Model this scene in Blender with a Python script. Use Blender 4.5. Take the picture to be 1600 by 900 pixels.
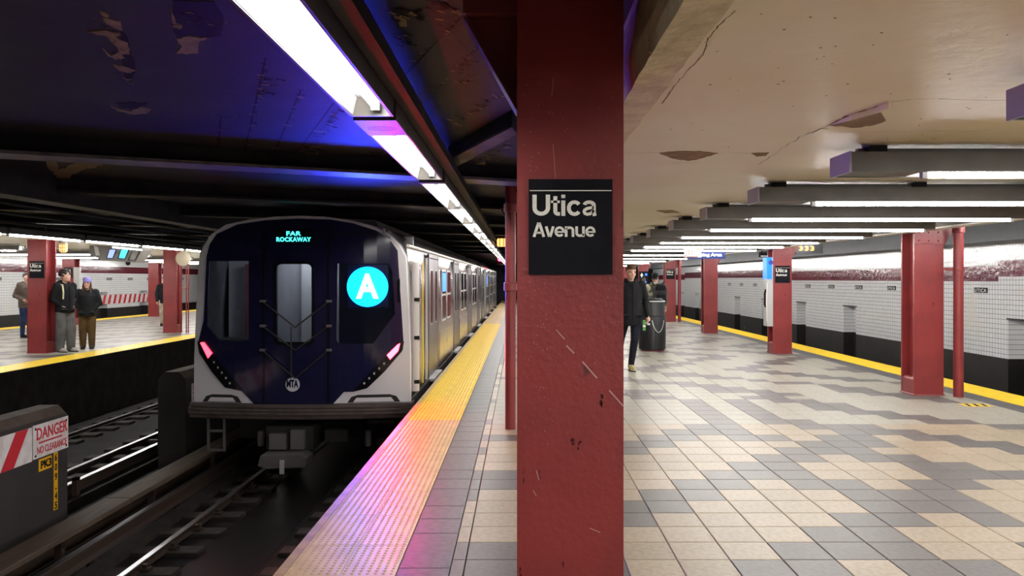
import bpy, bmesh, math, random
from mathutils import Vector, Matrix

for o in list(bpy.data.objects):
    bpy.data.objects.remove(o)
SC = bpy.context.scene
COL = SC.collection
random.seed(7)

# ------------------------------------------------------------------ camera, world, exposure
F = 1265.0            # focal length in pixels of the 1600 px wide frame
VX, VY = 812.0, 436.0  # where the platform lines meet
EYE = 1.58
cam = bpy.data.cameras.new('camera')
cam.sensor_width = 36.0
cam.lens = F / 1600.0 * 36.0
cam.shift_x = (800 - VX) / 1600.0
cam.shift_y = (VY - 450) / 1600.0
cam.clip_start = 0.05
cam.clip_end = 300
camo = bpy.data.objects.new('camera', cam)
camo.location = (0, 0, EYE)
camo.rotation_euler = (math.radians(90), 0, 0)
COL.objects.link(camo)
SC.camera = camo

W = bpy.data.worlds.new('world')
SC.world = W
W.use_nodes = True
W.node_tree.nodes['Background'].inputs[0].default_value = (0.05, 0.05, 0.06, 1)
W.node_tree.nodes['Background'].inputs[1].default_value = 0.04

SC.view_settings.view_transform = 'Standard'
SC.view_settings.look = 'None'
SC.view_settings.gamma = 1.0
SC.view_settings.use_curve_mapping = False
SC.view_settings.exposure = 0.9
TUBE = 46.0           # base strength of the fluorescent tubes


def at(x, y, d):
    """pixel and distance -> world"""
    return Vector(((x - VX) * d / F, d, EYE - (y - VY) * d / F))


def onz(x, y, z):
    """pixel -> point on the horizontal plane z"""
    return at(x, y, (EYE - z) * F / (y - VY))


# ------------------------------------------------------------------ materials
MATS = {}


def srgb(r, g, b):
    f = lambda c: (c / 255 / 12.92) if c / 255 <= 0.04045 else ((c / 255 + 0.055) / 1.055) ** 2.4
    return (f(r), f(g), f(b))


def mat(name, col, rough=0.5, metal=0.0, col2=None, scale=6.0, amount=(0.4, 0.65), bump=0.0, bscale=60.0,
        rand=0.0, spec=0.5, coat=0.0, detail=4.0, stretch=None, col3=None, scale3=3.0, amount3=(0.62, 0.68)):
    if name in MATS:
        return MATS[name]
    if rough >= .55 and spec == .5:
        spec = .15
    m = bpy.data.materials.new(name)
    m.use_nodes = True
    nt = m.node_tree
    N, L = nt.nodes, nt.links
    b = N['Principled BSDF']
    b.inputs['Base Color'].default_value = (*col, 1)
    b.inputs['Roughness'].default_value = rough
    b.inputs['Metallic'].default_value = metal
    b.inputs['Specular IOR Level'].default_value = spec
    b.inputs['Coat Weight'].default_value = coat
    b.inputs['Coat Roughness'].default_value = 0.08
    tc = N.new('ShaderNodeTexCoord')
    vec = tc.outputs['Object']
    if stretch:
        mp = N.new('ShaderNodeMapping')
        mp.inputs['Scale'].default_value = stretch
        L.new(vec, mp.inputs['Vector'])
        vec = mp.outputs[0]
    out = None

    def layer(prev, c_b, sc, am, c_a=None):
        nz = N.new('ShaderNodeTexNoise')
        nz.inputs['Scale'].default_value = sc
        nz.inputs['Detail'].default_value = detail
        L.new(vec, nz.inputs['Vector'])
        mr = N.new('ShaderNodeMapRange')
        mr.inputs[1].default_value, mr.inputs[2].default_value = am
        L.new(nz.outputs[0], mr.inputs[0])
        mx = N.new('ShaderNodeMix')
        mx.data_type = 'RGBA'
        L.new(mr.outputs[0], mx.inputs[0])
        if prev:
            L.new(prev, mx.inputs[6])
        else:
            mx.inputs[6].default_value = (*c_a, 1)
        mx.inputs[7].default_value = (*c_b, 1)
        return mx.outputs[2]
    if col2:
        out = layer(None, col2, scale, amount, col)
    if col3:
        out = layer(out, col3, scale3, amount3, col)
    if rand:
        oi = N.new('ShaderNodeObjectInfo')
        mr = N.new('ShaderNodeMapRange')
        mr.inputs[3].default_value, mr.inputs[4].default_value = 1 - rand, 1 + rand
        L.new(oi.outputs['Random'], mr.inputs[0])
        hs = N.new('ShaderNodeHueSaturation')
        L.new(mr.outputs[0], hs.inputs['Value'])
        if out:
            L.new(out, hs.inputs['Color'])
        else:
            hs.inputs['Color'].default_value = (*col, 1)
        out = hs.outputs[0]
    if out:
        L.new(out, b.inputs['Base Color'])
    if bump:
        nz = N.new('ShaderNodeTexNoise')
        nz.inputs['Scale'].default_value = bscale
        nz.inputs['Detail'].default_value = 3
        L.new(vec, nz.inputs['Vector'])
        bp = N.new('ShaderNodeBump')
        bp.inputs['Strength'].default_value = bump
        bp.inputs['Distance'].default_value = 0.01
        L.new(nz.outputs[0], bp.inputs['Height'])
        L.new(bp.outputs[0], b.inputs['Normal'])
    MATS[name] = m
    return m


def glow(name, col, strength):
    if name in MATS:
        return MATS[name]
    m = bpy.data.materials.new(name)
    m.use_nodes = True
    b = m.node_tree.nodes['Principled BSDF']
    b.inputs['Base Color'].default_value = (*[c * .5 for c in col], 1)
    b.inputs['Emission Color'].default_value = (*col, 1)
    b.inputs['Emission Strength'].default_value = strength
    MATS[name] = m
    return m


def glassmat(name, tint, opac, rough=0.03):
    m = bpy.data.materials.new(name)
    m.use_nodes = True
    nt = m.node_tree
    N, L = nt.nodes, nt.links
    b = N['Principled BSDF']
    b.inputs['Base Color'].default_value = (*tint, 1)
    b.inputs['Roughness'].default_value = rough
    tr = N.new('ShaderNodeBsdfTransparent')
    tr.inputs[0].default_value = (.75, .8, .85, 1)
    mx = N.new('ShaderNodeMixShader')
    mx.inputs[0].default_value = opac
    L.new(tr.outputs[0], mx.inputs[1])
    L.new(b.outputs[0], mx.inputs[2])
    L.new(mx.outputs[0], N['Material Output'].inputs[0])
    MATS[name] = m
    return m


def tilemat(name, col, grout, size, rough=0.12, axis='y', mortar=0.006, dirt=None, bumpy=0.25):
    """glazed wall tile grid on a wall that runs along y"""
    m = bpy.data.materials.new(name)
    m.use_nodes = True
    nt = m.node_tree
    N, L = nt.nodes, nt.links
    b = N['Principled BSDF']
    b.inputs['Roughness'].default_value = rough
    g = N.new('ShaderNodeNewGeometry')
    sp = N.new('ShaderNodeSeparateXYZ')
    L.new(g.outputs['Position'], sp.inputs[0])
    cb = N.new('ShaderNodeCombineXYZ')
    L.new(sp.outputs[1], cb.inputs[0])
    L.new(sp.outputs[2], cb.inputs[1])
    br = N.new('ShaderNodeTexBrick')
    br.offset = 0
    br.inputs['Scale'].default_value = 1.0
    br.inputs['Brick Width'].default_value = size
    br.inputs['Row Height'].default_value = size
    br.inputs['Mortar Size'].default_value = mortar
    br.inputs['Mortar Smooth'].default_value = 0.1
    br.inputs['Color1'].default_value = (*col, 1)
    br.inputs['Color2'].default_value = (*[c * .93 for c in col], 1)
    br.inputs['Mortar'].default_value = (*grout, 1)
    L.new(cb.outputs[0], br.inputs['Vector'])
    out = br.outputs[0]
    nz = N.new('ShaderNodeTexNoise')
    nz.inputs['Scale'].default_value = 0.9
    nz.inputs['Detail'].default_value = 6
    L.new(g.outputs['Position'], nz.inputs['Vector'])
    mr = N.new('ShaderNodeMapRange')
    mr.inputs[1].default_value, mr.inputs[2].default_value = 0.6, 0.8
    L.new(nz.outputs[0], mr.inputs[0])
    mx = N.new('ShaderNodeMix')
    mx.data_type = 'RGBA'
    L.new(mr.outputs[0], mx.inputs[0])
    L.new(out, mx.inputs[6])
    mx.inputs[7].default_value = (*(dirt or [c * .6 for c in col]), 1)
    L.new(mx.outputs[2], b.inputs['Base Color'])
    # each glazed tile leans its own way a little
    wn = N.new('ShaderNodeTexNoise')
    wn.inputs['Scale'].default_value = 9.0
    L.new(g.outputs['Position'], wn.inputs['Vector'])
    bp = N.new('ShaderNodeBump')
    bp.inputs['Strength'].default_value = bumpy
    bp.inputs['Distance'].default_value = 0.02
    L.new(wn.outputs[0], bp.inputs['Height'])
    L.new(bp.outputs[0], b.inputs['Normal'])
    MATS[name] = m
    return m


RED = mat('red_paint', (0.245, 0.032, 0.033), 0.38, col2=(0.19, 0.025, 0.027), scale=2.2, bump=0.28, bscale=38,
          col3=(0.10, 0.018, 0.018), scale3=7.0, amount3=(0.70, 0.73), spec=0.45)
REDD = mat('dark_red_paint', (0.13, 0.02, 0.022), 0.4, bump=0.2, bscale=40)
PLAST = mat('cream_plaster', (0.87, 0.785, 0.60), 0.42, col2=(0.80, 0.68, 0.46), scale=0.7, amount=(0.42, 0.68), bump=0.55,
            bscale=7, detail=7, col3=(0.60, 0.46, 0.28), scale3=1.4, amount3=(0.66, 0.80))
PLEDGE = mat('rough_plaster_edge', (0.76, 0.68, 0.51), 0.7, col2=(0.62, 0.53, 0.38), scale=8, bump=1.0, bscale=22)
EXPO = mat('bare_tan_plaster', (0.36, 0.25, 0.13), 0.8, col2=(0.24, 0.16, 0.09), scale=14, bump=0.5, bscale=40)
EXPO2 = mat('bare_brown_plaster', (0.33, 0.23, 0.15), 0.7, col2=(0.27, 0.19, 0.12), scale=9, bump=0.2)
FLAKE = mat('curled_dark_paint', (0.010, 0.008, 0.010), 0.7)
SOOT = mat('sooty_ceiling_paint', (0.045, 0.040, 0.056), 0.6, col2=(0.034, 0.030, 0.042), scale=1.3, bump=0.2, bscale=12,
           stretch=(1, 1, 1), col3=(0.06, 0.05, 0.05), scale3=2.1, amount3=(0.70, 0.80))
SOOTB = mat('sooty_girder_paint', (0.03, 0.028, 0.036), 0.6, col2=(0.018, 0.017, 0.023), scale=3, bump=0.2, bscale=20)
SOOTL = mat('sooty_pale_slab', (0.14, 0.12, 0.10), 0.6, col2=(0.05, 0.045, 0.045), scale=1.8, bump=0.4, bscale=10)
FLANGE = mat('lit_flange_edge', (0.16, 0.14, 0.16), 0.5, col2=(0.09, 0.08, 0.10), scale=8)  # first girder's lower edge catching light, put into a paler colour
STEELG = mat('grey_fixture_metal', (0.075, 0.066, 0.055), 0.42, col2=(0.055, 0.048, 0.04), scale=4, stretch=(1, .3, 1))
STEELD = mat('dark_fixture_metal', (0.075, 0.07, 0.07), 0.4, metal=0.2)
REFLW = mat('white_reflector', (0.17, 0.17, 0.175), 0.5)
CAPP = mat('fixture_end_cap', (0.30, 0.27, 0.40), 0.3)  # purple cast of the train's blue and red light put into the colour
TUBEM = glow('fluorescent_tube', (1.0, 0.97, 0.92), TUBE)
TUBEB = glow('boosted_fluorescent_tube', (1.0, 0.985, 0.965), TUBE * 1.5)  # edge tubes boosted to brighten the tiled walls and opposite platform
TAN = mat('floor_tile_tan', (0.31, 0.25, 0.178), 0.38, spec=0.14, col2=(0.245, 0.197, 0.14), scale=30, rand=0.07, detail=8, bump=0.05, bscale=90)
TWHT = mat('floor_tile_cream', (0.30, 0.28, 0.236), 0.38, spec=0.12, col2=(0.25, 0.232, 0.193), scale=20, rand=0.06, detail=8, bump=0.05, bscale=90)
TGRY = mat('floor_tile_grey', (0.108, 0.098, 0.094), 0.38, spec=0.14, col2=(0.086, 0.079, 0.077), scale=30, rand=0.07, detail=8, bump=0.05, bscale=90)
GROUT = mat('dark_grout', (0.13, 0.115, 0.10), 0.8)
EDGEG = mat('edge_slate_tile', (0.10, 0.094, 0.098), 0.40, spec=0.15, col2=(0.072, 0.068, 0.071), scale=20, rand=0.06, detail=8, bump=0.05, bscale=80)
YEL = mat('bright_yellow_tactile', (0.82, 0.56, 0.008), 0.4, col2=(0.72, 0.47, 0.01), scale=5)
YTAN = mat('worn_tan_tactile', (0.58, 0.42, 0.19), 0.40, col2=(0.48, 0.34, 0.15), scale=5, rand=.05)
NOSE = mat('worn_edge_strip', (0.42, 0.29, 0.12), 0.4, col2=(0.30, 0.2, 0.09), scale=9)
CONC = mat('dark_concrete', (0.045, 0.04, 0.036), 0.8, col2=(0.03, 0.026, 0.024), scale=4, bump=0.4, bscale=25)
BED = mat('grimy_track_bed', (0.013, 0.011, 0.0095), 0.75, col2=(0.007, 0.006, 0.0055), scale=2.2, bump=0.5, bscale=18,
          col3=(0.030, 0.024, 0.02), scale3=3.1, amount3=(0.62, 0.75))
TIE = mat('creosoted_tie', (0.055, 0.045, 0.04), 0.75, col2=(0.035, 0.03, 0.027), scale=7, bump=0.3)
RAILS = mat('rail_side_rust', (0.05, 0.035, 0.027), 0.6, bump=0.1)
RAILT = mat('polished_rail_head', (0.8, 0.8, 0.8), 0.30, metal=1.0)
BOARD = mat('grimy_cover_board', (0.085, 0.062, 0.045), 0.65, col2=(0.055, 0.04, 0.03), scale=5, stretch=(4, .3, 4), bump=0.2)
BLOCKM = mat('charcoal_painted_block', (0.044, 0.040, 0.039), 0.6, col2=(0.036, 0.033, 0.032), scale=2, bump=0.1)
BLOCKT = mat('brown_block_top', (0.11, 0.085, 0.07), 0.8, col2=(0.08, 0.06, 0.05), scale=6, bump=0.2)  # block tops paler and browner than the sides
BLK = mat('black_sign_enamel', (0.006, 0.006, 0.009), 0.45, col2=(0.010, 0.010, 0.014), scale=5, spec=.08)
WHT = mat('white_lettering', (0.74, 0.73, 0.68), 0.45)
SIGNW = mat('white_sign_plate', (0.72, 0.68, 0.67), 0.4, col2=(0.58, 0.52, 0.5), scale=9)
SIGNR = mat('red_sign_ink', (0.55, 0.025, 0.04), 0.4)
SIGNY = mat('yellow_number_plate', (0.72, 0.38, 0.01), 0.45)
STAIN = mat('stainless_steel', (0.62, 0.60, 0.60), 0.20, metal=1.0, col2=(0.52, 0.50, 0.50), scale=3, bump=0.05, bscale=9)
STAIND = mat('door_steel', (0.20, 0.19, 0.21), 0.3, metal=1.0)
TWHITE = mat('white_train_mask', (0.62, 0.60, 0.62), 0.32)
NAVY = mat('navy_gloss_mask', (0.010, 0.010, 0.040), 0.10, coat=0.5)
BLACKG = mat('black_gloss', (0.006, 0.006, 0.008), 0.12)
RUBBER = mat('black_rubber', (0.012, 0.012, 0.012), 0.6)
UNDER = mat('underframe_grime', (0.03, 0.027, 0.026), 0.7, bump=0.2)
ANTI = mat('anticlimber_steel', (0.10, 0.078, 0.070), 0.55, col2=(0.07, 0.055, 0.05), scale=6)
COUP = mat('coupler_steel', (0.20, 0.19, 0.19), 0.45, metal=0.6)
CABG = mat('cab_grey_panel', (0.33, 0.33, 0.36), 0.45, col2=(0.25, 0.25, 0.28), scale=1.3, stretch=(3, 1, .4))
GLASS = glassmat('dark_glass', (0.01, 0.012, 0.02), 0.25)
GLASSD = mat('side_window_glass', (0.03, 0.035, 0.05), 0.06)
WTILE = tilemat('white_wall_tile', (0.82, 0.82, 0.82), (0.30, 0.295, 0.29), 0.104, dirt=(0.74, 0.70, 0.62))
MTILE = tilemat('maroon_wall_tile', (0.13, 0.008, 0.022), (0.20, 0.10, 0.10), 0.104)
BLKW = mat('black_wall_base', (0.018, 0.016, 0.014), 0.45, col2=(0.025, 0.022, 0.02), scale=2, bump=.2, bscale=14,
           col3=(0.45, 0.43, 0.40), scale3=2.4, amount3=(0.735, 0.745))
BEAMD = mat('charcoal_beam', (0.03, 0.032, 0.036), 0.45, col2=(0.02, 0.021, 0.024), scale=4, bump=.3, bscale=10,
            col3=(0.5, 0.47, 0.4), scale3=3.2, amount3=(0.755, 0.765))
BINM = mat('black_bin_steel', (0.008, 0.008, 0.009), 0.42, spec=.3, col2=(0.012, 0.012, 0.012), scale=3, col3=(0.45, 0.42, 0.4), scale3=9, amount3=(0.76, 0.78))
GREYM = mat('light_grey_metal', (0.42, 0.42, 0.42), 0.4)
SCUFF = mat('pale_scuff', (0.42, 0.25, 0.24), 0.5)
LINE = mat('bright_edge_trim', (0.6, 0.58, 0.54), 0.4)

# ------------------------------------------------------------------ mesh helpers


class MB:
    def __init__(s):
        s.v, s.f, s.mi = [], [], []

    def add(s, vs, fs, mi=0):
        n = len(s.v)
        s.v += [tuple(v) for v in vs]
        s.f += [tuple(i + n for i in f) for f in fs]
        s.mi += [mi] * len(fs)
        return s

    def box(s, x0, x1, y0, y1, z0, z1, mi=0):
        vs = [(x, y, z) for z in (z0, z1) for y in (y0, y1) for x in (x0, x1)]
        return s.add(vs, [(0, 2, 3, 1), (4, 5, 7, 6), (0, 1, 5, 4), (2, 6, 7, 3), (0, 4, 6, 2), (1, 3, 7, 5)], mi)

    def cbox(s, x0, x1, y0, y1, z0, z1, c, mi=0):
        """box whose top (+z) edges are chamfered by c"""
        vs = [(x0, y0, z0), (x1, y0, z0), (x1, y1, z0), (x0, y1, z0),
              (x0, y0, z1 - c), (x1, y0, z1 - c), (x1, y1, z1 - c), (x0, y1, z1 - c),
              (x0 + c, y0 + c, z1), (x1 - c, y0 + c, z1), (x1 - c, y1 - c, z1), (x0 + c, y1 - c, z1)]
        fs = [(3, 2, 1, 0), (8, 9, 10, 11)]
        for i in range(4):
            j = (i + 1) % 4
            fs += [(i, j, 4 + j, 4 + i), (4 + i, 4 + j, 8 + j, 8 + i)]
        return s.add(vs, fs, mi)

    def tube(s, pts, rad, n=10, mi=0, caps=True):
        """tube through pts; rad a number or a list; list items may be (ra, rb)"""
        pts = [Vector(p) for p in pts]
        if not isinstance(rad, (list, tuple)):
            rad = [rad] * len(pts)
        base = len(s.v)
        up = None
        for i, p in enumerate(pts):
            a = pts[max(i - 1, 0)]
            b = pts[min(i + 1, len(pts) - 1)]
            t = (b - a)
            t = t.normalized() if t.length > 1e-9 else Vector((0, 0, 1))
            if up is None:
                up = Vector((0, 0, 1)) if abs(t.z) < 0.9 else Vector((0, 1, 0))
            u = up.cross(t)
            if u.length < 1e-6:
                u = Vector((1, 0, 0)).cross(t)
            u.normalize()
            w = t.cross(u)
            up = w
            r = rad[i]
            ra, rb = r if isinstance(r, (list, tuple)) else (r, r)
            for k in range(n):
                an = 2 * math.pi * k / n
                q = p + u * (math.cos(an) * ra) + w * (math.sin(an) * rb)
                s.v.append(tuple(q))
        for i in range(len(pts) - 1):
            for k in range(n):
                k2 = (k + 1) % n
                s.f.append((base + i * n + k, base + i * n + k2, base + (i + 1) * n + k2, base + (i + 1) * n + k))
                s.mi.append(mi)
        if caps:
            s.f.append(tuple(base + k for k in reversed(range(n))))
            s.f.append(tuple(base + (len(pts) - 1) * n + k for k in range(n)))
            s.mi += [mi, mi]
        return s

    def rings(s, rs, n=20, mi=0, power=2.0):
        """horizontal superellipse rings (z, cx, cy, rx, ry), closed"""
        base = len(s.v)
        for (z, cx, cy, rx, ry) in rs:
            for k in range(n):
                an = 2 * math.pi * k / n
                c, d = math.cos(an), math.sin(an)
                e = 2.0 / power
                s.v.append((cx + rx * math.copysign(abs(c) ** e, c), cy + ry * math.copysign(abs(d) ** e, d), z))
        for i in range(len(rs) - 1):
            for k in range(n):
                k2 = (k + 1) % n
                s.f.append((base + i * n + k, base + i * n + k2, base + (i + 1) * n + k2, base + (i + 1) * n + k))
                s.mi.append(mi)
        s.f.append(tuple(base + k for k in reversed(range(n))))
        s.f.append(tuple(base + (len(rs) - 1) * n + k for k in range(n)))
        s.mi += [mi, mi]
        return s

    def ball(s, c, rx, ry=None, rz=None, n=12, m=8, mi=0):
        ry = ry or rx
        rz = rz or rx
        base = len(s.v)
        for i in range(1, m):
            th = math.pi * i / m
            for k in range(n):
                a = 2 * math.pi * k / n
                s.v.append((c[0] + rx * math.sin(th) * math.cos(a), c[1] + ry * math.sin(th) * math.sin(a), c[2] - rz * math.cos(th)))
        b0 = len(s.v)
        s.v.append((c[0], c[1], c[2] - rz))
        s.v.append((c[0], c[1], c[2] + rz))
        for i in range(m - 2):
            for k in range(n):
                k2 = (k + 1) % n
                s.f.append((base + i * n + k, base + i * n + k2, base + (i + 1) * n + k2, base + (i + 1) * n + k))
                s.mi.append(mi)
        for k in range(n):
            k2 = (k + 1) % n
            s.f.append((b0, base + k2, base + k))
            s.f.append((b0 + 1, base + (m - 2) * n + k, base + (m - 2) * n + k2))
            s.mi += [mi, mi]
        return s

    def prism(s, poly, axis, a, b, mi=0):
        """extrude a 2-D polygon along axis from a to b (poly in the other two axes, in xyz order)"""
        n = len(poly)

        def p3(p, t):
            return {'x': (t, p[0], p[1]), 'y': (p[0], t, p[1]), 'z': (p[0], p[1], t)}[axis]
        vs = [p3(p, a) for p in poly] + [p3(p, b) for p in poly]
        fs = [tuple(range(n - 1, -1, -1)), tuple(range(n, 2 * n))]
        for i in range(n):
            j = (i + 1) % n
            fs.append((i, j, n + j, n + i))
        return s.add(vs, fs, mi)

    def xf(s, M):
        s.v = [tuple(M @ Vector(v)) for v in s.v]
        return s

    def mesh(s, name, mats, origin=(0, 0, 0), smooth=False):
        me = bpy.data.meshes.new(name)
        ox, oy, oz = origin
        me.from_pydata([(x - ox, y - oy, z - oz) for x, y, z in s.v], [], s.f)
        if not isinstance(mats, (list, tuple)):
            mats = [mats]
        for m in mats:
            me.materials.append(m)
        if len(mats) > 1:
            me.polygons.foreach_set('material_index', s.mi)
        bm = bmesh.new()
        bm.from_mesh(me)
        bmesh.ops.recalc_face_normals(bm, faces=bm.faces)
        bm.to_mesh(me)
        bm.free()
        if smooth:
            me.polygons.foreach_set('use_smooth', [True] * len(me.polygons))
            try:
                me.set_sharp_from_angle(angle=math.radians(40))
            except Exception:
                pass
        me.update()
        return me


def root_of(o):
    while o.parent:
        o = o.parent
    return o


def link(name, me, parent=None, loc=None):
    o = bpy.data.objects.new(name, me)
    COL.objects.link(o)
    if parent:
        o.parent = parent
    if loc is not None:
        o.location = loc
    return o


def tag(o, label=None, cat=None, group=None, kind=None):
    if label:
        o['label'] = label
    if cat:
        o['category'] = cat
    if group:
        o['group'] = group
    if kind:
        o['kind'] = kind
    return o


def thing(name, label, cat, loc=(0, 0, 0), rz=0, group=None):
    o = link(name, None, None, loc)
    o.rotation_euler = (0, 0, rz)
    o.empty_display_size = 0.2
    return tag(o, label, cat, group)


def part(name, mb, m, parent, smooth=False, label=None, local=False):
    """a part built in world coordinates (or in the thing's own when local)"""
    org = (0, 0, 0) if local else tuple(root_of(parent).location)
    o = link(name, mb.mesh(name, m, org, smooth), parent)
    if label:
        o['label'] = label
    return o


def solo(name, mb, m, label, cat, group=None, smooth=False):
    """a thing that is one mesh; origin at its base"""
    xs = [v[0] for v in mb.v]
    ys = [v[1] for v in mb.v]
    zs = [v[2] for v in mb.v]
    c = ((min(xs) + max(xs)) / 2, (min(ys) + max(ys)) / 2, min(zs))
    return tag(link(name, mb.mesh(name, m, c, smooth), None, c), label, cat, group)


def struct(name, mb, m, parent=None, smooth=False):
    o = link(name, mb.mesh(name, m, smooth=smooth), parent)
    if not parent:
        o['kind'] = 'structure'
    return o


def dup(o, loc=None, label=None, group=None, parent=None, rz=None):
    c = o.copy()
    COL.objects.link(c)
    if parent:
        c.parent = parent
    if loc is not None:
        c.location = loc
    if rz is not None:
        c.rotation_euler = (0, 0, rz)
    if label:
        c['label'] = label
    if group:
        c['group'] = group
    for ch in list(o.children):
        dup(ch, parent=c)
    return c


FACE_CAM = Matrix.Rotation(math.radians(90), 4, 'X')            # reads from -y
FACE_PX = Matrix.Rotation(math.radians(90), 4, 'Z') @ FACE_CAM   # reads from +x
FACE_NX = Matrix.Rotation(math.radians(-90), 4, 'Z') @ FACE_CAM  # reads from -x


def text(body, size, rot, loc, fit=None, bold=0.0, depth=0.002, align='LEFT', height=None, spacing=1.0):
    """lettering as an MB in world coordinates; fit = target width, height = target cap height"""
    cu = bpy.data.curves.new('t', 'FONT')
    cu.body = body
    cu.size = size
    cu.align_x = align
    cu.offset = bold
    cu.extrude = depth / 2
    cu.space_character = spacing
    cu.resolution_u = 4
    o = bpy.data.objects.new('t', cu)
    COL.objects.link(o)
    dg = bpy.context.evaluated_depsgraph_get()
    me = bpy.data.meshes.new_from_object(o.evaluated_get(dg))
    mb = MB()
    mb.add([tuple(v.co) for v in me.vertices], [tuple(p.vertices) for p in me.polygons])
    bpy.data.objects.remove(o)
    bpy.data.curves.remove(cu)
    bpy.data.meshes.remove(me)
    xs = [v[0] for v in mb.v]
    ys = [v[1] for v in mb.v]
    sx = fit / (max(xs) - min(xs)) if fit else 1
    sy = height / (max(ys) - min(ys)) if height else sx
    x0 = (min(xs) + max(xs)) / 2 if align == 'CENTER' else min(xs)
    M = Matrix.Translation(loc) @ rot @ Matrix.Diagonal((sx, sy, 1, 1)) @ Matrix.Translation((-x0, -min(ys), 0))
    return mb.xf(M)


# ------------------------------------------------------------------ the setting: platforms and pits
Y0, Y1 = -8.0, 62.0
XE = -1.304           # edge of the near platform
XR = 6.77             # its far edge, by the tiled wall
XL = -8.73            # edge of the platform across the tracks
XLL = -16.75          # that platform's far edge
ZB = -1.25            # track bed
WR = 10.2             # face of the tiled wall on the right
WL = -20.3            # face of the tiled wall on the left

fl = struct('floor', MB().box(XE, XR, Y0, Y1, ZB - .1, -0.022), [CONC])
fl2 = struct('floor_opposite', MB().box(XLL, XL, Y0, Y1, ZB - .1, -0.004), [CONC])
struct('track_bed', MB().box(XL, XE, Y0, Y1, ZB - .3, ZB), [BED])
struct('track_bed_right', MB().box(XR, WR + .5, Y0, Y1, ZB - .3, ZB), [BED])
struct('track_bed_left', MB().box(WL - .5, XLL, Y0, Y1, ZB - .3, ZB), [BED])

# floor tiles ---------------------------------------------------------
JX, PX, PY, RY0 = 0.887, 0.2975, 0.304, 4.559 - 0.304
GREY = {0: (1, 2, 4, 5, -4, -3, -2), 1: (2, 3, 4, -4, -3, -2, 7), 2: (3, 4, 8, 9), 3: (-1, 4, 5, 7, 9, 10), 4: (-1, 0, 5, 6, 7, 10, 11, 12),
        5: (0, 1, 5, 6, 7, 11, 12), 6: (1, 2, 4, 5, 7, 8, -3, -2, -4, 13), 7: (2, 3, 4, 8, 9, 10, 11, 14, -4, -3, -2), 8: (3, 4, 8, 9, 15),
        9: (4, 5, 7, 8, 13, 14), 10: (0, 5, 6, 7, 12, 13, -1), 11: (0, 1, -1, 6, 7, 8, 11, 12), 12: (1, 2, 4, 5, 7, 8, 10, 11, -3, -2, -4),
        13: (2, 3, 4, 8, 9, 10, 15), 14: (3, 4, 7, 8, 9, 14, 15), 15: (4, 6, 7, 12, 13), 16: (4, 6, 11, 12), 17: (4, 6, 10, 11), 18: (4, 6, 9, 10, -1),
        19: (4, 6, 9, 10, -1), 20: (4, 6, 8, 9, -1, 15), 21: (2, 3, 7, 8, 14, 15), 22: (1, 2, 8, 9, 13, 14), 23: (2, 3, 6, 7, 8, 12, 13)}


def is_grey(r, k):
    if r in GREY:
        return k in GREY[r]
    if r < 0:
        return (k + r) % 6 in (0, 1)
    q = r % 16
    z = q if q < 8 else 16 - q
    h = math.sin(r * 12.9898 + k * 78.233) * 43758.5453
    h -= math.floor(h)
    return ((k - z + (r // 9)) % 6) in (0, 1) if h < 0.9 else h > 0.97


def tile_mesh(name, w, d, m, t=0.022):
    return MB().cbox(0.0025, w - 0.0025, 0.0025, d - 0.0025, -t, 0, 0.003).mesh(name, m)


TM = {m.name: tile_mesh('tile', PX, PY, m) for m in (TAN, TGRY, TWHT)}
far = MB()
ndone = 0
for r in range(-40, 186):
    for k in range(-4, 17):
        g = is_grey(r, k)
        base = TAN if r < 15 else TWHT
        if r == 15 and k in (3, 8, 9):
            base = TWHT
        m = TGRY if g else base
        x, y = JX + k * PX, RY0 + r * PY
        if 0 <= r <= 13:
            link('tile', TM[m.name], fl, (x, y, 0))
            ndone += 1
        else:
            far.cbox(x + .0015, x + PX - .0015, y + .0015, y + PY - .0015, -.022, 0, .0025, (TAN, TGRY, TWHT).index(m))
o = link('far_tiles', far.mesh('far_tiles', [TAN, TGRY, TWHT]), fl)
o['kind'] = 'stuff'
# the slate strip behind the tactile edge and its narrow border course
EM = {}
y = -5.0
rr = 0
eg = MB()
while y < 60:
    for (xa, xb, nm) in ((-0.664, -0.380, 'edge'), (-0.380, -0.304, 'border')):
        L_ = PY if nm == 'border' else (0.304, 0.608, 0.304, 0.304, 0.456)[rr % 5]
    L_ = (0.304, 0.608, 0.304, 0.304, 0.456, 0.304)[rr % 6]
    if 3.6 < y < 16:
        key = (round(L_, 3))
        if key not in EM:
            EM[key] = tile_mesh('edge_tile', 0.284, L_, EDGEG)
        link('edge_tile', EM[key], fl, (-0.664, y, 0))
    else:
        eg.cbox(-.6625, -.3815, y + .0015, y + L_ - .0015, -.022, 0, .0025)
    y += L_
    rr += 1
BMm = {m.name: tile_mesh('border_tile', 0.076, PY, m) for m in (TAN, TGRY)}
for r in range(-25, 180):
    m = TGRY if (is_grey(r, -4) or r % 5 == 0) else TAN
    if -2 <= r <= 34:
        link('border_tile', BMm[m.name], fl, (-0.380, RY0 + r * PY, 0))
    else:
        eg.cbox(-.3785, -.3055, RY0 + r * PY, RY0 + (r + 1) * PY - .003, -.022, 0, .0025)
o = link('far_edge_tiles', eg.mesh('far_edge_tiles', [EDGEG]), fl)
o['kind'] = 'stuff'
# slate strip along the far (right) edge
eg = MB()
for i in range(0, 110):
    eg.cbox(JX + 17 * PX + .002, 6.248, Y0 + i * .608, Y0 + (i + 1) * .608 - .003, -.022, 0, .0025)
o = link('slate_strip', eg.mesh('slate_strip', [EDGEG]), fl)
o['kind'] = 'stuff'


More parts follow.
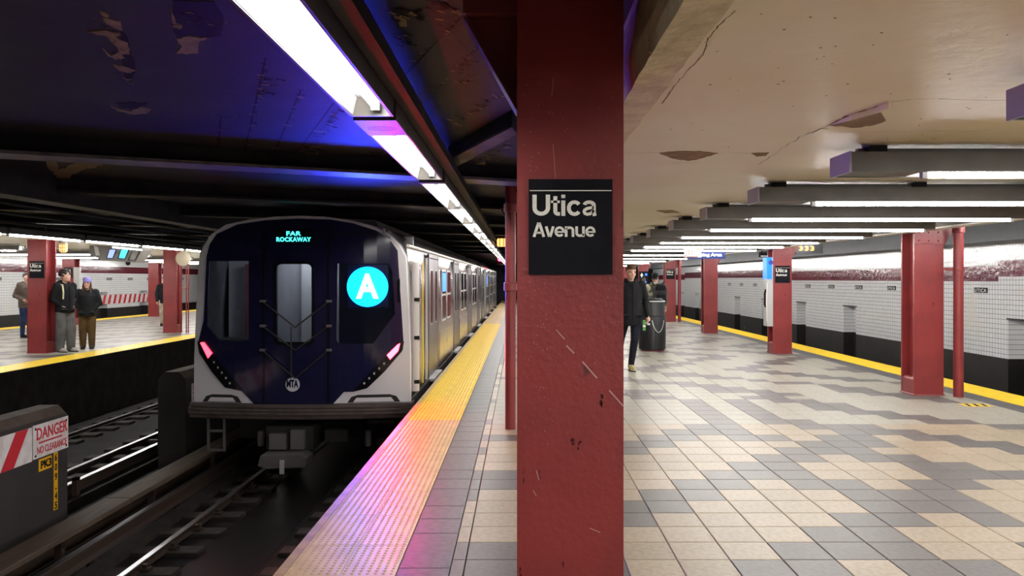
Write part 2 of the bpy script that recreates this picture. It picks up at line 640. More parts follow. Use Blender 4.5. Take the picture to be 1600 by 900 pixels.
def tactile_mesh(name, w, d, m, nx, ny):
    mb = MB().cbox(0.001, w - 0.001, 0.001, d - 0.001, -0.022, 0.004, 0.002)
    for i in range(nx):
        for j in range(ny):
            cx, cy = w * (i + .5) / nx, d * (j + .5) / ny
            vs, n = [], 6
            for (r_, z_) in ((0.0115, 0.0038), (0.0065, 0.0088)):
                vs += [(cx + r_ * math.cos(a * math.pi / 3), cy + r_ * math.sin(a * math.pi / 3), z_) for a in range(6)]
            fs = [tuple(range(6, 12))] + [(a, (a + 1) % 6, 6 + (a + 1) % 6, 6 + a) for a in range(6)]
            mb.add(vs, fs)
    return mb.mesh(name, m)


wt = (0.664 - 1.258) / -2
TA = tactile_mesh('tactile_tile', wt, 0.608, YTAN, 7, 15)
TY = tactile_mesh('tactile_tile', wt, 0.608, YEL, 7, 15)
i = 0
y = 9.05 - 0.608 * 20
while y < 58:
    m = TA if (y < 9.0 or 28.5 < y) else TY
    for c in range(2):
        link('tactile_tile', m, fl, (-1.258 + c * wt, y, 0))
    y += 0.608
TR = tactile_mesh('tactile_tile', 0.52, 0.608, YEL, 10, 12)
for i in range(100):
    link('tactile_tile', TR, fl, (6.25, 0.5 + i * .608, 0))
part_n = MB()
for i in range(24):
    link('edge_nosing', MB().box(XE - .008, -1.259, Y0 + i * 2.9, Y0 + (i + 1) * 2.9 - .006, -.10, .004).mesh('edge_nosing', NOSE), fl)
# opposite platform: yellow edges and worn tile floor
TL = tactile_mesh('tactile_tile', 0.62, 0.608, YEL, 8, 8)
for i in range(76):
    link('tactile_tile', TL, fl2, (-9.36, 3 + i * .608, 0.0))
for i in range(60):
    link('tactile_tile', TL, fl2, (XLL, 14 + i * .608, 0.0))
lt = MB()
for r in range(0, 130):
    for k in range(0, 22):
        x = -9.37 - (k + 1) * .3085
        g = ((k + r) % 7 in (0, 1)) or ((k - 2 * r) % 9 == 0)
        lt.add([(x + .002, 8 + r * .304, 0), (x + .306, 8 + r * .304, 0), (x + .306, 8 + r * .304 + .301, 0), (x + .002, 8 + r * .304 + .301, 0)], [(0, 1, 2, 3)], 1 if g else 0)
o = link('far_tiles', lt.mesh('far_tiles', [TWHT, TGRY]), fl2)
o['kind'] = 'stuff'

# yellow marker on the floor by the right column
a = onz(1517, 632, 0)
mk = thing('floor_marker', 'small yellow striped marker stuck on floor tiles near the far yellow edge', 'floor sticker', (5.72, 10.1, 0.0005))
part('backing', MB().box(5.55, 5.87, 10.02, 10.26, 0, .002), YEL, mk)
for s in range(3):
    part('stripe', MB().prism([(5.57 + s * .1, 10.04), (5.61 + s * .1, 10.04), (5.66 + s * .1, 10.24), (5.62 + s * .1, 10.24)], 'z', .002, .003), BLK, mk)

# ------------------------------------------------------------------ walls
wall = MB()
ZT = 2.32
niches = [16.9 - .95 + 4.3 * i for i in range(-5, 10)]   # near edge of every recess


def wall_with_niches(name, X, s, nich, ya, yb, zband, ztop, nt=0.74):
    """tiled wall whose face is at X; s = +1 when the room lies at smaller x"""
    w = struct(name, MB().box(X + s * .45, X + s * .6, ya, yb, ZB - .3, 3.0), [BEAMD])
    up = MB().box(X, X + s * .46, ya, yb, nt, ztop)
    lo = MB()
    bk = MB()
    e = ya
    for n in nich + [None]:
        y2 = yb if n is None else n
        lo.box(X, X + s * .46, e, y2, zband, nt)
        bk.box(X - s * .004, X + s * .46, e, y2, ZB, zband)
        if n is not None:
            e = n + .95
            lo.box(X + s * .32, X + s * .46, n, e, zband, nt)
            bk.box(X + s * .318, X + s * .46, n, e, ZB, zband)
    struct('tile_face', up, [WTILE], w)
    struct('tile_face', lo, [WTILE], w)
    struct('black_base', bk, [BLKW], w)
    return w


wr = wall_with_niches('wall_right', WR, 1, niches, Y0, Y1, -0.09, ZT)
for (ya, yb, dz) in ((Y0, 17.25, .104), (17.25, 33.9, 0), (33.9, 50, .104), (50, Y1, 0)):
    struct('maroon_band', MB().box(WR - .004, WR + .2, ya, yb, 1.53 + dz, 1.86 + dz), [MTILE], wr)
for n in niches:
    struct('niche_lintel', MB().box(WR - .012, WR + .1, n - .05, n + 1.0, .735, .765), [BLKW], wr)


def name_plate(X, s, y, z, parent, w=.52):
    pl = link('name_tile', MB().box(X - s * .008, X, y - w / 2, y + w / 2, z - .055, z + .06).mesh('name_tile', BLK), parent)
    rot = FACE_NX if s > 0 else FACE_PX
    yy = y + s * w / 2 * .9
    t = text('UTICA', .1, rot, (X - s * .011, yy, z - .037), fit=w * .86, height=.075, bold=.001, spacing=1.3)
    link('lettering', t.mesh('lettering', WHT), pl)
    return pl


for i in range(13):
    name_plate(WR, 1, 13.6 + 2.15 * i, 1.33, wr)
# charcoal beam along the top of the wall
struct('trim_1', MB().box(9.3, WR + .5, Y0, Y1, ZT, 3.0), [BEAMD])
struct('ceiling_right_track', MB().box(5.16, 9.3, Y0, Y1, 2.72, 2.95), [BEAMD])
struct('trim_7', MB().box(5.16, 5.34, Y0, Y1, 2.345, 2.73), [BEAMD])
struct('trim_2', MB().box(5.95, 6.02, Y0, Y1, 2.5, 2.72), [BEAMD])

wl = wall_with_niches('wall_left', WL, -1, [26 + 4.3 * i for i in range(0, 6)], 8.0, 56, 0.15, 2.55, nt=.95)
struct('maroon_band', MB().box(WL - .2, WL + .004, 8, 56, 1.86, 2.20), [MTILE], wl)
for i in range(12):
    name_plate(WL, -1, 25 + 2.15 * i, 1.58, wl)
struct('trim_3', MB().box(WL - .6, -19.4, 8, 56, 2.55, 3.0), [BEAMD])
# red and white clearance stripes on that wall
hz = thing('hazard_strip', 'long red and white diagonal hazard strip on the tiled wall across the tracks', 'warning strip', (WL + .01, 33, .3))
part('backing', MB().box(WL + .004, WL + .01, 36.6, 45.5, .35, .80), SIGNW, hz)
for i in range(17):
    yy = 36.75 + i * .52
    part('stripe', MB().prism([(yy, .35), (yy + .22, .35), (yy + .40, .80), (yy + .18, .80)], 'x', WL + .01, WL + .013), SIGNR, hz)

# tunnel end walls
struct('wall_far', MB().box(WL - .6, WR + .6, Y1, Y1 + .2, ZB - .3, 3.1), [SOOTB])
struct('wall_back', MB().box(WL - .6, WR + .6, Y0 - .2, Y0, ZB - .3, 3.1), [SOOTL])

# ------------------------------------------------------------------ ceilings
ZC = 2.34             # cream plaster over the platform
ZS = 2.70             # sooty slab over the tracks
cr = struct('ceiling', MB().box(0.46, 5.16, Y0, Y1, ZC, ZC + .7), [PLAST])
# the broken, rough lip of the plaster along its left edge
lip = MB()
random.seed(3)
n = 240
pv = []
for i in range(n + 1):
    y = Y0 + (Y1 - Y0) * i / n if False else -2 + 26.0 * i / n
    j = random.uniform(-.003, .004)
    pv.append((y, j, random.uniform(0, .006)))
for i in range(n):
    (ya, ja, za), (yb, jb, zb) = pv[i], pv[i + 1]
    vs = []
    for (y, j, z) in ((ya, ja, za), (yb, jb, zb)):
        vs += [(.46 - .018 + j, y, ZC - .006), (.46 + .12 + j * 2, y, ZC - .004), (.46 - .03 + j, y, ZC + .1 + z), (.462, y, ZC + .34)]
    lip.add(vs, [(0, 1, 5, 4), (0, 4, 6, 2), (2, 6, 7, 3)])
struct('plaster_lip', lip, [PLEDGE], cr)
# slab over the tracks and the opposite platform edge
ct = struct('ceiling_tracks', MB().box(-9.4, 0.47, Y0, Y1, ZS, ZS + .2), [SOOT])
cl = struct('ceiling_opposite', MB().box(-16.2, -9.3, Y0, Y1, 2.42, 2.7), [PLAST])
struct('ceiling_left_track', MB().box(WL, -16.2, Y0, Y1, 2.75, 2.95), [BEAMD])
# skew girders
ANG = math.radians(25.0)
ux, uy = math.cos(ANG), math.sin(ANG)
p0 = at(0, 236, .97 * F / 200)
for i in range(0, 8):
    off = i * 3.25
    c = Vector((p0.x, p0.y + off, 0))

    def clampx(xa):
        t = (xa - c.x) / ux
        return c + Vector((ux, uy, 0)) * t
    for (xa, xb) in ((-9.3, -5.35), (-5.1, .40)):
        A, B = clampx(xa), clampx(xb)
        nrm = Vector((-uy, ux, 0))
        g = thing('roof_girder', 'black skewed roof girder crossing under the track ceiling slab', 'girder', ((A.x + B.x) / 2, (A.y + B.y) / 2, 2.52), 0, 'skewed girders over the tracks')

        def slab(h0, h1, w0, w1):
            mb = MB()
            vs = []
            for z in (h0, h1):
                for (P, w) in ((A, w0), (B, w0), (B, w1), (A, w1)):
                    q = P + nrm * w
                    vs.append((q.x, q.y, z))
            return mb.add(vs, [(0, 3, 2, 1), (4, 5, 6, 7), (0, 1, 5, 4), (1, 2, 6, 5), (2, 3, 7, 6), (3, 0, 4, 7)])
        part('web', slab(2.56, ZS + .02, .10, .24), SOOTB, g)
        part('flange', slab(2.535, 2.562, 0.0, .34), FLANGE if i < 1 else SOOTB, g)
# long girder between the two tracks and one over the opposite platform edge
g = struct('trim_4', MB().box(-5.36, -5.08, Y0, Y1, 2.42, ZS + .01), [SOOTB])
g = struct('trim_5', MB().box(-9.3, -9.0, Y0, Y1, 2.44, ZS + .01), [SOOTB])
struct('trim_6', MB().box(-.10, 0.40, 9, Y1, 2.55, ZS + .01), [SOOTB])
bq = [onz(*p, 2.60) for p in ((700, 248), (800, 195), (808, 206), (712, 259))]
ga = thing('roof_girder', 'short black girder with pale bottom flange beside the slim drain pipe', 'girder', (bq[0].x, bq[0].y, 2.6), 0, None)
part('web', MB().prism([(q.x, q.y) for q in bq], 'z', 2.602, ZS + .01), SOOTB, ga)
part('flange', MB().prism([(q.x, q.y) for q in bq], 'z', 2.585, 2.602), SOOTL, ga)
for i, xx in enumerate((-6.2, -7.0, -7.9)):
    solo('roof_conduit', MB().tube([(xx, 6, 2.50 - .02 * i), (xx, 50, 2.50 - .02 * i)], .025, 8), SOOTB,
         'thin dark conduit pipe running under the girders over the far track', 'pipe', 'conduits over the far track')

# peeling paint: bare patches and curled flakes, laid on the slab where the photo shows them


def patch(poly_px, z, m, parent, name='bare_patch', t=.004, jag=.0):
    P = []
    n = len(poly_px)
    for i in range(n):
        a, b = poly_px[i], poly_px[(i + 1) % n]
        k = 4
        for s in range(k):
            f = s / k
            x = a[0] + (b[0] - a[0]) * f
            y = a[1] + (b[1] - a[1]) * f
            if s:
                x += random.uniform(-1, 1) * jag
                y += random.uniform(-1, 1) * jag
            q = onz(x, y, z)
            P.append((q.x, q.y))
    link(name, MB().prism(P, 'z', z - t, z + .002).mesh(name, m), parent)


random.seed(11)
zs = ZS
patch([(155, 16), (171, 22), (169, 26), (160, 24)], zs, EXPO, ct, jag=1.2)
patch([(160, 28), (188, 32), (191, 45), (178, 43), (166, 36)], zs, EXPO, ct, jag=1.5)
patch([(136, 49), (165, 47), (192, 53), (180, 57), (200, 66), (203, 84), (188, 82), (177, 66), (168, 56)], zs, EXPO, ct, jag=1.6)
patch([(160, 75), (172, 86), (187, 80), (196, 90), (182, 92), (170, 88)], zs, EXPO, ct, jag=1.2)
patch([(176, 100), (195, 103), (212, 108), (203, 113), (186, 109)], zs, EXPO, ct, jag=1.2)
patch([(192, 121), (207, 123), (200, 126)], zs, EXPO, ct, jag=1)
patch([(173, 165), (190, 171), (205, 173), (222, 166), (236, 171), (228, 177), (206, 178), (184, 173)], zs, EXPO, ct, jag=1)
patch([(276, 60), (300, 57), (328, 59), (310, 66), (308, 83), (290, 84), (274, 82), (284, 72)], zs, EXPO, ct, jag=2)
patch([(266, 10), (275, 35), (285, 38), (283, 44), (270, 42)], zs, EXPO, ct, jag=1)
for (poly) in ([(270, 0), (335, 2), (350, 30), (345, 55), (330, 58), (300, 54), (276, 58), (268, 40)],
               [(188, 40), (200, 60), (212, 110), (205, 128), (196, 124), (190, 90)],
               [(180, 160), (230, 160), (226, 168), (204, 171), (188, 168)]):
    patch(poly, zs, FLAKE, ct, 'dark_patch', .0025, 1.5)
patch([(70, 248), (88, 250), (92, 266), (110, 256), (125, 250), (160, 248), (160, 258), (135, 263), (112, 272), (106, 287), (88, 278), (84, 268), (74, 262)], zs, EXPO2, ct, jag=1.5)
patch([(616, 24), (635, 22), (636, 40), (625, 40)], zs, EXPO, ct, jag=1.2)
patch([(735, 258), (757, 252), (764, 272), (755, 276), (748, 262)], zs, EXPO2, ct, jag=1.2)
patch([(640, 120), (700, 40), (790, 150), (740, 215), (660, 205)], zs, mat('faded_ceiling_paint', (0.055, 0.047, 0.054), .6, col2=(.045, .04, .048), scale=3, bump=.2), ct, 'faded_patch', .001, 3)
for poly in ([(0, 318), (60, 317), (118, 326), (178, 337), (120, 340), (40, 334), (0, 328)], [(118, 322), (170, 320), (308, 330), (308, 352), (230, 340)]):
    patch(poly, zs, SOOTL, ct, 'lit_slab_strip', .002, 1)  # paler sheets painting in the slab lit from the other side


def flakes(line, count, size, spread, z, parent, tanp=.25):
    """curled paint flakes scattered along a line of the ceiling"""
    dk, tn = MB(), MB()
    for i in range(count):
        t = random.random()
        a, b = line
        x = a[0] + (b[0] - a[0]) * t + random.gauss(0, spread)
        y = a[1] + (b[1] - a[1]) * t + random.gauss(0, spread)
        q = onz(x, y, z)
        s = size * random.uniform(.35, 1.3) * q.y / F
        an = random.uniform(-.6, .6) + math.radians(20)
        c, d = math.cos(an), math.sin(an)
        w, h = s * random.uniform(.8, 2.2), s * random.uniform(.4, .9)
        vs = []
        for u in range(4):
            for v in range(2):
                lx, ly = (u / 3 - .5) * w * (1 - .3 * v * random.random()), (v - .5) * h + random.uniform(-.2, .2) * h
                lz = -.004 - .35 * h * (u / 3) ** 2 * random.uniform(.4, 1)
                vs.append((q.x + lx * c - ly * d, q.y + lx * d + ly * c, z + lz))
        fs = [(0, 1, 3, 2), (2, 3, 5, 4), (4, 5, 7, 6)]
        (tn if random.random() < tanp else dk).add(vs, fs)
    for (mb, m) in ((dk, FLAKE), (tn, EXPO)):
        if mb.v:
            o = link('paint_flakes', mb.mesh('paint_flakes', m), parent)
            o['kind'] = 'stuff'


for args in (((415, 95), (385, 238), 46, 6, 2.5), ((428, 120), (405, 150), 22, 9, 6), ((470, 140), (430, 240), 34, 6, 3), ((540, 165), (462, 245), 60, 7, 4.5),
             ((495, 230), (480, 248), 22, 9, 4), ((600, 235), (572, 252), 26, 7, 4), ((330, 180), (400, 182), 12, 4, 2), ((345, 183), (340, 240), 16, 4, 2),
             ((620, 20), (700, 10), 46, 10, 9), ((640, 65), (625, 60), 18, 9, 5), ((720, 26), (630, 115), 40, 4, 2.5), ((750, 70), (670, 150), 34, 4, 2), ((735, 90), (715, 110), 14, 5, 5),
             ((790, 142), (700, 195), 60, 6, 5), ((740, 248), (800, 225), 34, 7, 6), ((712, 128), (745, 118), 16, 5, 5), ((160, 20), (205, 125), 40, 5, 8), ((275, 15), (345, 50), 34, 6, 10),
             ((95, 172), (190, 205), 8, 4, 10), ((140, 335), (300, 345), 60, 8, 6), ((200, 325), (305, 338), 40, 7, 5)):
    flakes((args[0], args[1]), args[2], args[3], args[4], ZS, ct, .22)
# joints of the old form boards in the slab (shallow dark grooves filled by soot)
for (a, b) in (((415, 90), (380, 246)), ((521, 161), (455, 250)), ((721, 26), (600, 150)), ((760, 60), (640, 178)), ((345, 180), (340, 245)), ((470, 140), (425, 248))):
    A, B = onz(*a, ZS), onz(*b, ZS)
    d = (B - A).normalized()
    nn = Vector((-d.y, d.x, 0)) * .006
    link('board_joint', MB().add([tuple(A + nn), tuple(A - nn), tuple(B - nn), tuple(B + nn)], [(0, 1, 2, 3)]).xf(Matrix.Translation((0, 0, -.001))).mesh('board_joint', FLAKE), ct)

# plaster blemishes of the cream ceiling: peeled flap, blisters, cracks
patch([(1296, 195), (1320, 181), (1360, 170), (1385, 160), (1382, 168), (1375, 172), (1384, 188), (1360, 196), (1330, 199)], ZC, EXPO2, cr, 'peeled_patch', .003, 1.2)
fb = MB()
pp = [(1298, 194), (1330, 178), (1365, 168), (1388, 158), (1392, 160), (1370, 167), (1340, 177)]
vs = [tuple(onz(x, y, ZC)) for x, y in pp]
vs2 = [(v[0], v[1], v[2] - (.03 if 0 < i < 5 else .004)) for i, v in enumerate(vs)]
fb.add(vs + vs2, [tuple(range(7)), tuple(range(13, 6, -1))] + [(i, (i + 1) % 7, 7 + (i + 1) % 7, 7 + i) for i in range(7)])
link('peeling_flap', fb.mesh('peeling_flap', PLAST), cr)
patch([(1030, 239), (1060, 236), (1095, 236), (1122, 239), (1100, 246), (1075, 251), (1050, 247)], ZC, EXPO, cr, 'peeled_patch', .003, .6)
patch([(1174, 239), (1202, 238), (1196, 243), (1182, 244)], ZC, EXPO, cr, 'peeled_patch', .003, .4)
patch([(1268, 208), (1282, 200), (1294, 202), (1284, 211)], ZC, PLAST, cr, 'peeled_patch', .004, .5)
patch([(1025, 329), (1050, 328), (1062, 332), (1040, 333)], ZC, EXPO, cr, 'peeled_patch', .003, .4)


def crack(pts, z, parent, w=.004):
    mb = MB()
    L_ = []
    for i in range(len(pts) - 1):
        for s in range(6):
            f = s / 6
            L_.append((pts[i][0] + (pts[i + 1][0] - pts[i][0]) * f + random.uniform(-1.4, 1.4), pts[i][1] + (pts[i + 1][1] - pts[i][1]) * f + random.uniform(-1.2, 1.2)))
    P = [onz(x, y, z) for x, y in L_]
    for i in range(len(P) - 1):
        d = (P[i + 1] - P[i])
        if d.length < 1e-5:
            continue
        d.normalize()
        nn = Vector((-d.y, d.x, 0)) * (w * random.uniform(.3, 1))
        mb.add([tuple(P[i] + nn), tuple(P[i] - nn), tuple(P[i + 1] - nn * .6), tuple(P[i + 1] + nn * .6)], [(0, 1, 2, 3)])
    mb.xf(Matrix.Translation((0, 0, -.002)))
    link('crack', mb.mesh('crack', mat('crack_shadow', (.16, .12, .08), .9)), parent)


crack([(1150, 15), (1122, 40), (1104, 62), (1100, 85), (1070, 115), (1050, 140), (1030, 165)], ZC, cr, .003)
crack([(978, 238), (1030, 238), (1122, 238), (1200, 239)], ZC, cr, .003)
crack([(1392, 158), (1440, 154), (1600, 156)], ZC, cr, .004)
crack([(1296, 195), (1250, 214), (1215, 235), (1180, 262)], ZC, cr, .003)
crack([(1310, 206), (1600, 203)], ZC, cr, .003)
for i in range(45):
    x, y = random.uniform(1000, 1590), random.uniform(10, 230)
    q = onz(x, y, ZC)
    s = random.uniform(.002, .006)
    link('pock_mark', MB().tube([(q.x, q.y, ZC - .0015), (q.x, q.y, ZC + .002)], [(s, s * .6)] * 2, 6).mesh('pock_mark', EXPO), cr)

# ------------------------------------------------------------------ tracks
zr = -1.14
for (xx, lab) in ((-3.66, 'running rail of the near track, on the side away from the platform'), (-2.16, 'running rail of the near track, beside the platform edge wall'),
                  (-6.43, 'bright running rail of the far track, closer to the charcoal blocks'), (-7.93, 'running rail of the far track, beside the opposite platform')):
    r = thing('running_rail', lab, 'rail', (xx, 20, ZB))
    poly = [(xx - .07, ZB + .045), (xx + .07, ZB + .045), (xx + .07, ZB + .055), (xx + .012, ZB + .065), (xx + .012, zr - .04), (xx + .035, zr - .03), (xx + .035, zr - .006), (xx - .035, zr - .006), (xx - .035, zr - .03), (xx - .012, zr - .04), (xx - .012, ZB + .065), (xx - .07, ZB + .055)]
    part('rail_body', MB().prism(poly, 'y', -6, 58), RAILS, r)
    part('rail_head', MB().box(xx - .03, xx + .03, -6, 58, zr - .007, zr), RAILT, r, label='polished steel rail head')
    if xx > -4:
        for i in range(22):
            yy = 4.0 + i * .62
            part('rail_clip', MB().box(xx + .05, xx + .14, yy - .05, yy + .05, ZB + .045, ZB + .075).box(xx + .07, xx + .11, yy - .025, yy + .025, ZB + .07, ZB + .115), RAILS, r)
tie0 = None
for i in range(14):
    yy = 4.0 + i * .62
    for (cx, lab) in ((-3.66, 'short dark tie block under the outer near rail'), (-2.16, 'short dark tie block under the near rail by the platform')):
        mb = MB().cbox(cx - .30, cx + .38, yy - .11, yy + .11, ZB - .02, ZB + .047, .008)
        solo('railroad_tie', mb, TIE, lab, 'railroad tie', 'tie blocks of the near track' if cx < -3 else 'tie blocks of the near track by the platform')
for i in range(26):
    yy = 9 + i * .62
    for cx in (-6.43, -7.93):
        solo('railroad_tie', MB().cbox(cx - .36, cx + .36, yy - .12, yy + .12, ZB - .02, ZB + .047, .008), TIE, 'short dark tie block of the far track', 'railroad tie', 'tie blocks of the far track')
# drain trough between the near rails and low kerbs
struct('trough', MB().box(-3.30, -2.55, Y0, Y1, ZB, ZB + .004), [mat('wet_trough', (.012, .011, .010), .35)])
struct('kerb_1', MB().box(-4.14, -3.98, Y0, Y1, ZB, ZB + .07), [CONC])
struct('kerb_2', MB().box(-5.95, -5.5, Y0, Y1, ZB, ZB + .10), [BED])
# third rails with cover boards
for (xx, s, lab, ys) in ((-4.22, 1, 'third rail with brown cover board beside the near track', (-6, 30)), (-5.72, -1, 'third rail of the far track behind the charcoal blocks', (2, 40))):
    t = thing('third_rail', lab, 'third rail', (xx, 10, ZB))
    part('conductor', MB().prism([(xx - .06, -1.16), (xx + .06, -1.16), (xx + .015, -1.13), (xx + .015, -1.07), (xx + .04, -1.055), (xx + .04, -1.02), (xx - .04, -1.02), (xx - .04, -1.055), (xx - .015, -1.07), (xx - .015, -1.13)], 'y', *ys), RAILS, t)
    part('contact_face', MB().box(xx - .036, xx + .036, ys[0], ys[1], -1.021, -1.014), RAILT, t, label='shiny contact face')
    if s > 0:
        k = 0
        y = -6.0
        while y < 30:
            part('cover_board', MB().cbox(xx - .38, xx - .09, y, y + 3.0 - .012, -.90, -.85, .008), BOARD, t)
            y += 3.0
        for i in range(16):
            yy = -4 + i * 2.0
            part('bracket', MB().box(xx - .36, xx - .29, yy - .03, yy + .03, ZB, -.90).box(xx - .36, xx - .12, yy - .03, yy + .03, -.93, -.90), RAILS, t)
            part('insulator', MB().tube([(xx, yy, ZB), (xx, yy, -1.15)], [.06, .05], 8), CONC, t)
    else:
        for i in range(14):
            yy = 5.4 + i * 2.4
            part('bracket', MB().box(xx + .10, xx + .16, yy - .04, yy + .04, ZB, -.92).box(xx - .05, xx + .16, yy - .04, yy + .04, -.95, -.92), RAILS, t)
            part('insulator', MB().tube([(xx, yy, ZB), (xx, yy, -1.15)], [.06, .05], 8), CONC, t)
# long plank walkway edge between tracks
for i in range(9):
    solo('walk_plank', MB().cbox(-4.945, -4.68, -4 + i * 3.6, -4 + i * 3.6 + 3.58, ZB, -1.06, .01), BOARD, 'dark plank lying along the foot of the charcoal blocks', 'plank', 'planks between the tracks')
# scrap on the track bed
q = onz(460, 838, ZB) + Vector((.08, -.33, 0))
for (dx, dy, s) in ((0, 0, .045), (.07, .04, .03)):
    mb = MB().rings([(ZB, q.x + dx + .12, q.y + dy, s, s * .7), (ZB + .03, q.x + dx + .13, q.y + dy, s * .8, s * .8), (ZB + .06, q.x + dx + .12, q.y + dy + .01, s * .4, s * .3)], 7)
    solo('paper_scrap', mb, WHT, 'crumpled white paper scrap on the dark track bed', 'litter', 'paper scraps on the track bed')

# ------------------------------------------------------------------ charcoal blocks between the tracks
BX0, BX1 = -5.36, -4.95
prof = [(BX1, ZB), (BX1, .10), (BX1 - .10, .20), (BX0 + .10, .20), (BX0, .10), (BX0, ZB)]
b1 = thing('clearance_block', 'charcoal block between the tracks carrying the red danger sign', 'concrete block', (-5.15, 7.5, ZB))
part('body', MB().prism(prof, 'y', 4.2, 8.86), BLOCKM, b1)
part('brown_top', MB().prism([(BX1 + .001, .098), (BX1 - .099, .203), (BX0 + .10, .203), (BX0 + .10, .19), (BX1 - .1, .19)], 'y', 4.2, 8.861), BLOCKT, b1)
b2 = thing('clearance_block', 'charcoal block between the tracks, standing close beside the train corner', 'concrete block', (-5.15, 12.4, ZB))
part('body', MB().prism(prof, 'y', 12.0, 16.4), BLOCKM, b2)
part('brown_top', MB().prism([(BX1 + .001, .098), (BX1 - .099, .203), (BX0 + .10, .203), (BX0 + .10, .19), (BX1 - .1, .19)], 'y', 12.0, 16.4), BLOCKT, b2)
b2s = thing('warning_sign', 'small red lettered warning plate on the block beside the train', 'sign', (BX1, 12.9, -.2))
part('plate', MB().box(BX1, BX1 + .008, 12.2, 12.75, -.28, .0), SIGNW, b2s)
part('red_bar', MB().box(BX1 + .008, BX1 + .011, 12.25, 12.7, -.16, -.13), SIGNR, b2s)
part('lettering', text('DANGER', .1, FACE_PX, (BX1 + .011, 12.26, -.11), fit=.42, height=.075, bold=.003), SIGNR, b2s)
part('lettering', text('NO CLEARANCE', .1, FACE_PX, (BX1 + .011, 12.26, -.25), fit=.42, height=.05, bold=.002), SIGNR, b2s)
# DANGER sign and red stripes
X = BX1


def by(px):   # distance along the block's face for a picture column
    return X * F / (px - VX)


dz0, dz1 = -.26, .085
ya, yb = by(50.5), by(107) - .02
ds = thing('warning_sign', 'white and red danger no clearance sign on the charcoal block', 'sign', (X, (ya + yb) / 2, dz0))
part('plate', MB().box(X, X + .008, ya, yb, dz0, dz1), SIGNW, ds)
part('lettering', text('DANGER', .2, FACE_PX, (X + .010, ya + .06, dz0 + .185), fit=(yb - ya) * .88, height=.125, bold=.004), SIGNR, ds, label='red DANGER lettering')
part('underline', MB().box(X + .008, X + .011, ya + .1, yb - .12, dz0 + .145, dz0 + .162), SIGNR, ds)
part('lettering', text('NO CLEARANCE', .2, FACE_PX, (X + .010, ya + .07, dz0 + .04), fit=(yb - ya) * .84, height=.075, bold=.003), SIGNR, ds)
for (yy, zz) in ((ya + .04, dz1 - .04), (yb - .04, dz1 - .04), (ya + .04, dz0 + .03), (yb - .04, dz0 + .03)):
    part('bolt', MB().tube([(X + .006, yy, zz), (X + .013, yy, zz)], .012, 8), RUBBER, ds)
hs = thing('hazard_sign', 'white panel with red diagonal stripes beside the danger sign', 'sign', (X, ya - 1, dz0))
part('plate', MB().box(X, X + .007, ya - 2.2, ya - .015, dz0 - .01, dz1 - .01), SIGNW, hs)
for i in range(5):
    e = ya - .10 - i * .44
    if e - .40 > ya - 2.2:
        part('stripe', MB().prism([(e - .42, dz0 - .01), (e - .22, dz0 - .01), (e + .02, dz1 - .01), (e - .18, dz1 - .01)], 'x', X + .007, X + .010), SIGNR, hs)
y1, y2 = by(60), by(80)
s1 = thing('number_plate', 'small yellow track number plate under the danger sign', 'sign', (X, (y1 + y2) / 2, dz0 - .15))
part('plate', MB().box(X, X + .006, y1, y2, dz0 - .145, dz0 - .02), SIGNY, s1)
part('lettering', text('PK3', .1, FACE_PX, (X + .007, y1 + .03, dz0 - .125), fit=(y2 - y1) * .84, height=.085, bold=.004), BLK, s1)
y1, y2 = by(83.5), by(89.5)
s2 = thing('number_strip', 'narrow vertical yellow strip of black digits under the danger sign', 'sign', (X, (y1 + y2) / 2, dz0 - .7))
part('plate', MB().box(X, X + .006, y1, y2, dz0 - .62, dz0 - .005), SIGNY, s2)
for i, ch in enumerate('609.45'):
    zz = dz0 - .10 - i * .102
    part('digit', text(ch, .1, FACE_PX, (X + .007, (y1 + y2) / 2, zz), height=.078 if ch != '.' else .022, fit=(y2 - y1) * (.6 if ch != '.' else .3), bold=.003, align='CENTER'), BLK, s2)

# ------------------------------------------------------------------ columns


def column(loc, label, group, w=.40, d=.38, top=2.36, brk=1, base=.24, wide_front=True):
    x, y, z = loc
    c = thing('steel_column', label, 'column', (x, y, 0), 0, group)
    fw = .034
    x0, x1 = x - w / 2, x + w / 2
    part('flange', MB().box(x0, x1, y, y + fw, 0, top), RED, c)
    part('flange', MB().box(x0, x1, y + d - fw, y + d, 0, top), RED, c)
    part('web', MB().box(x - .10, x + .10, y + fw, y + d - fw, 0, top), RED, c)
    part('base_block', MB().cbox(x0 + .004, x1 - .004, y + .004, y + d - .004, 0, base, .03), RED, c)
    part('foot_plate', MB().cbox(x0 - .012, x1 + .012, y - .012, y + d + .012, 0, .018, .006), RED, c)
    if brk:
        e = x1 if brk > 0 else x0
        s = 1 if brk > 0 else -1
        pl = part('gusset_bracket', MB().prism([(e, top - .34), (e + s * .03, top - .34), (e + s * .22, top), (e, top)], 'y', y + .06, y + .09), REDD, c)
        part('cap_plate', MB().box(x0 - .005, x1 + .005, y - .02, y, top - .30, top), RED, c)
        rv = MB()
        for i in range(3):
            for j in range(3):
                rv = MB().ball((x0 + .06 + j * .13, y - .02, top - .26 + i * .11), .013, .010, .013, 8, 5)
                part('rivet', rv, RED, c, smooth=True)
    return c


GR = 'red columns along the far edge of the near platform'
rowx = 5.55
right = []
for i, d in enumerate((10.98, 17.1, 23.5, 29.8, 36.2, 42.5, 4.7, -1.6)):
    lab = ['red steel column with bolted bracket beside the red drain pipe and far yellow edge', 'red steel column carrying the grey and blue help phone',
           'red steel column seen under the blue waiting area sign', 'red steel column behind the black trash bin', 'red steel column bearing the arrow sign behind the bundled commuter'] + ['red steel column further along the tiled wall side'] * 3
    right.append(column((rowx, d, 0), lab[i], GR))
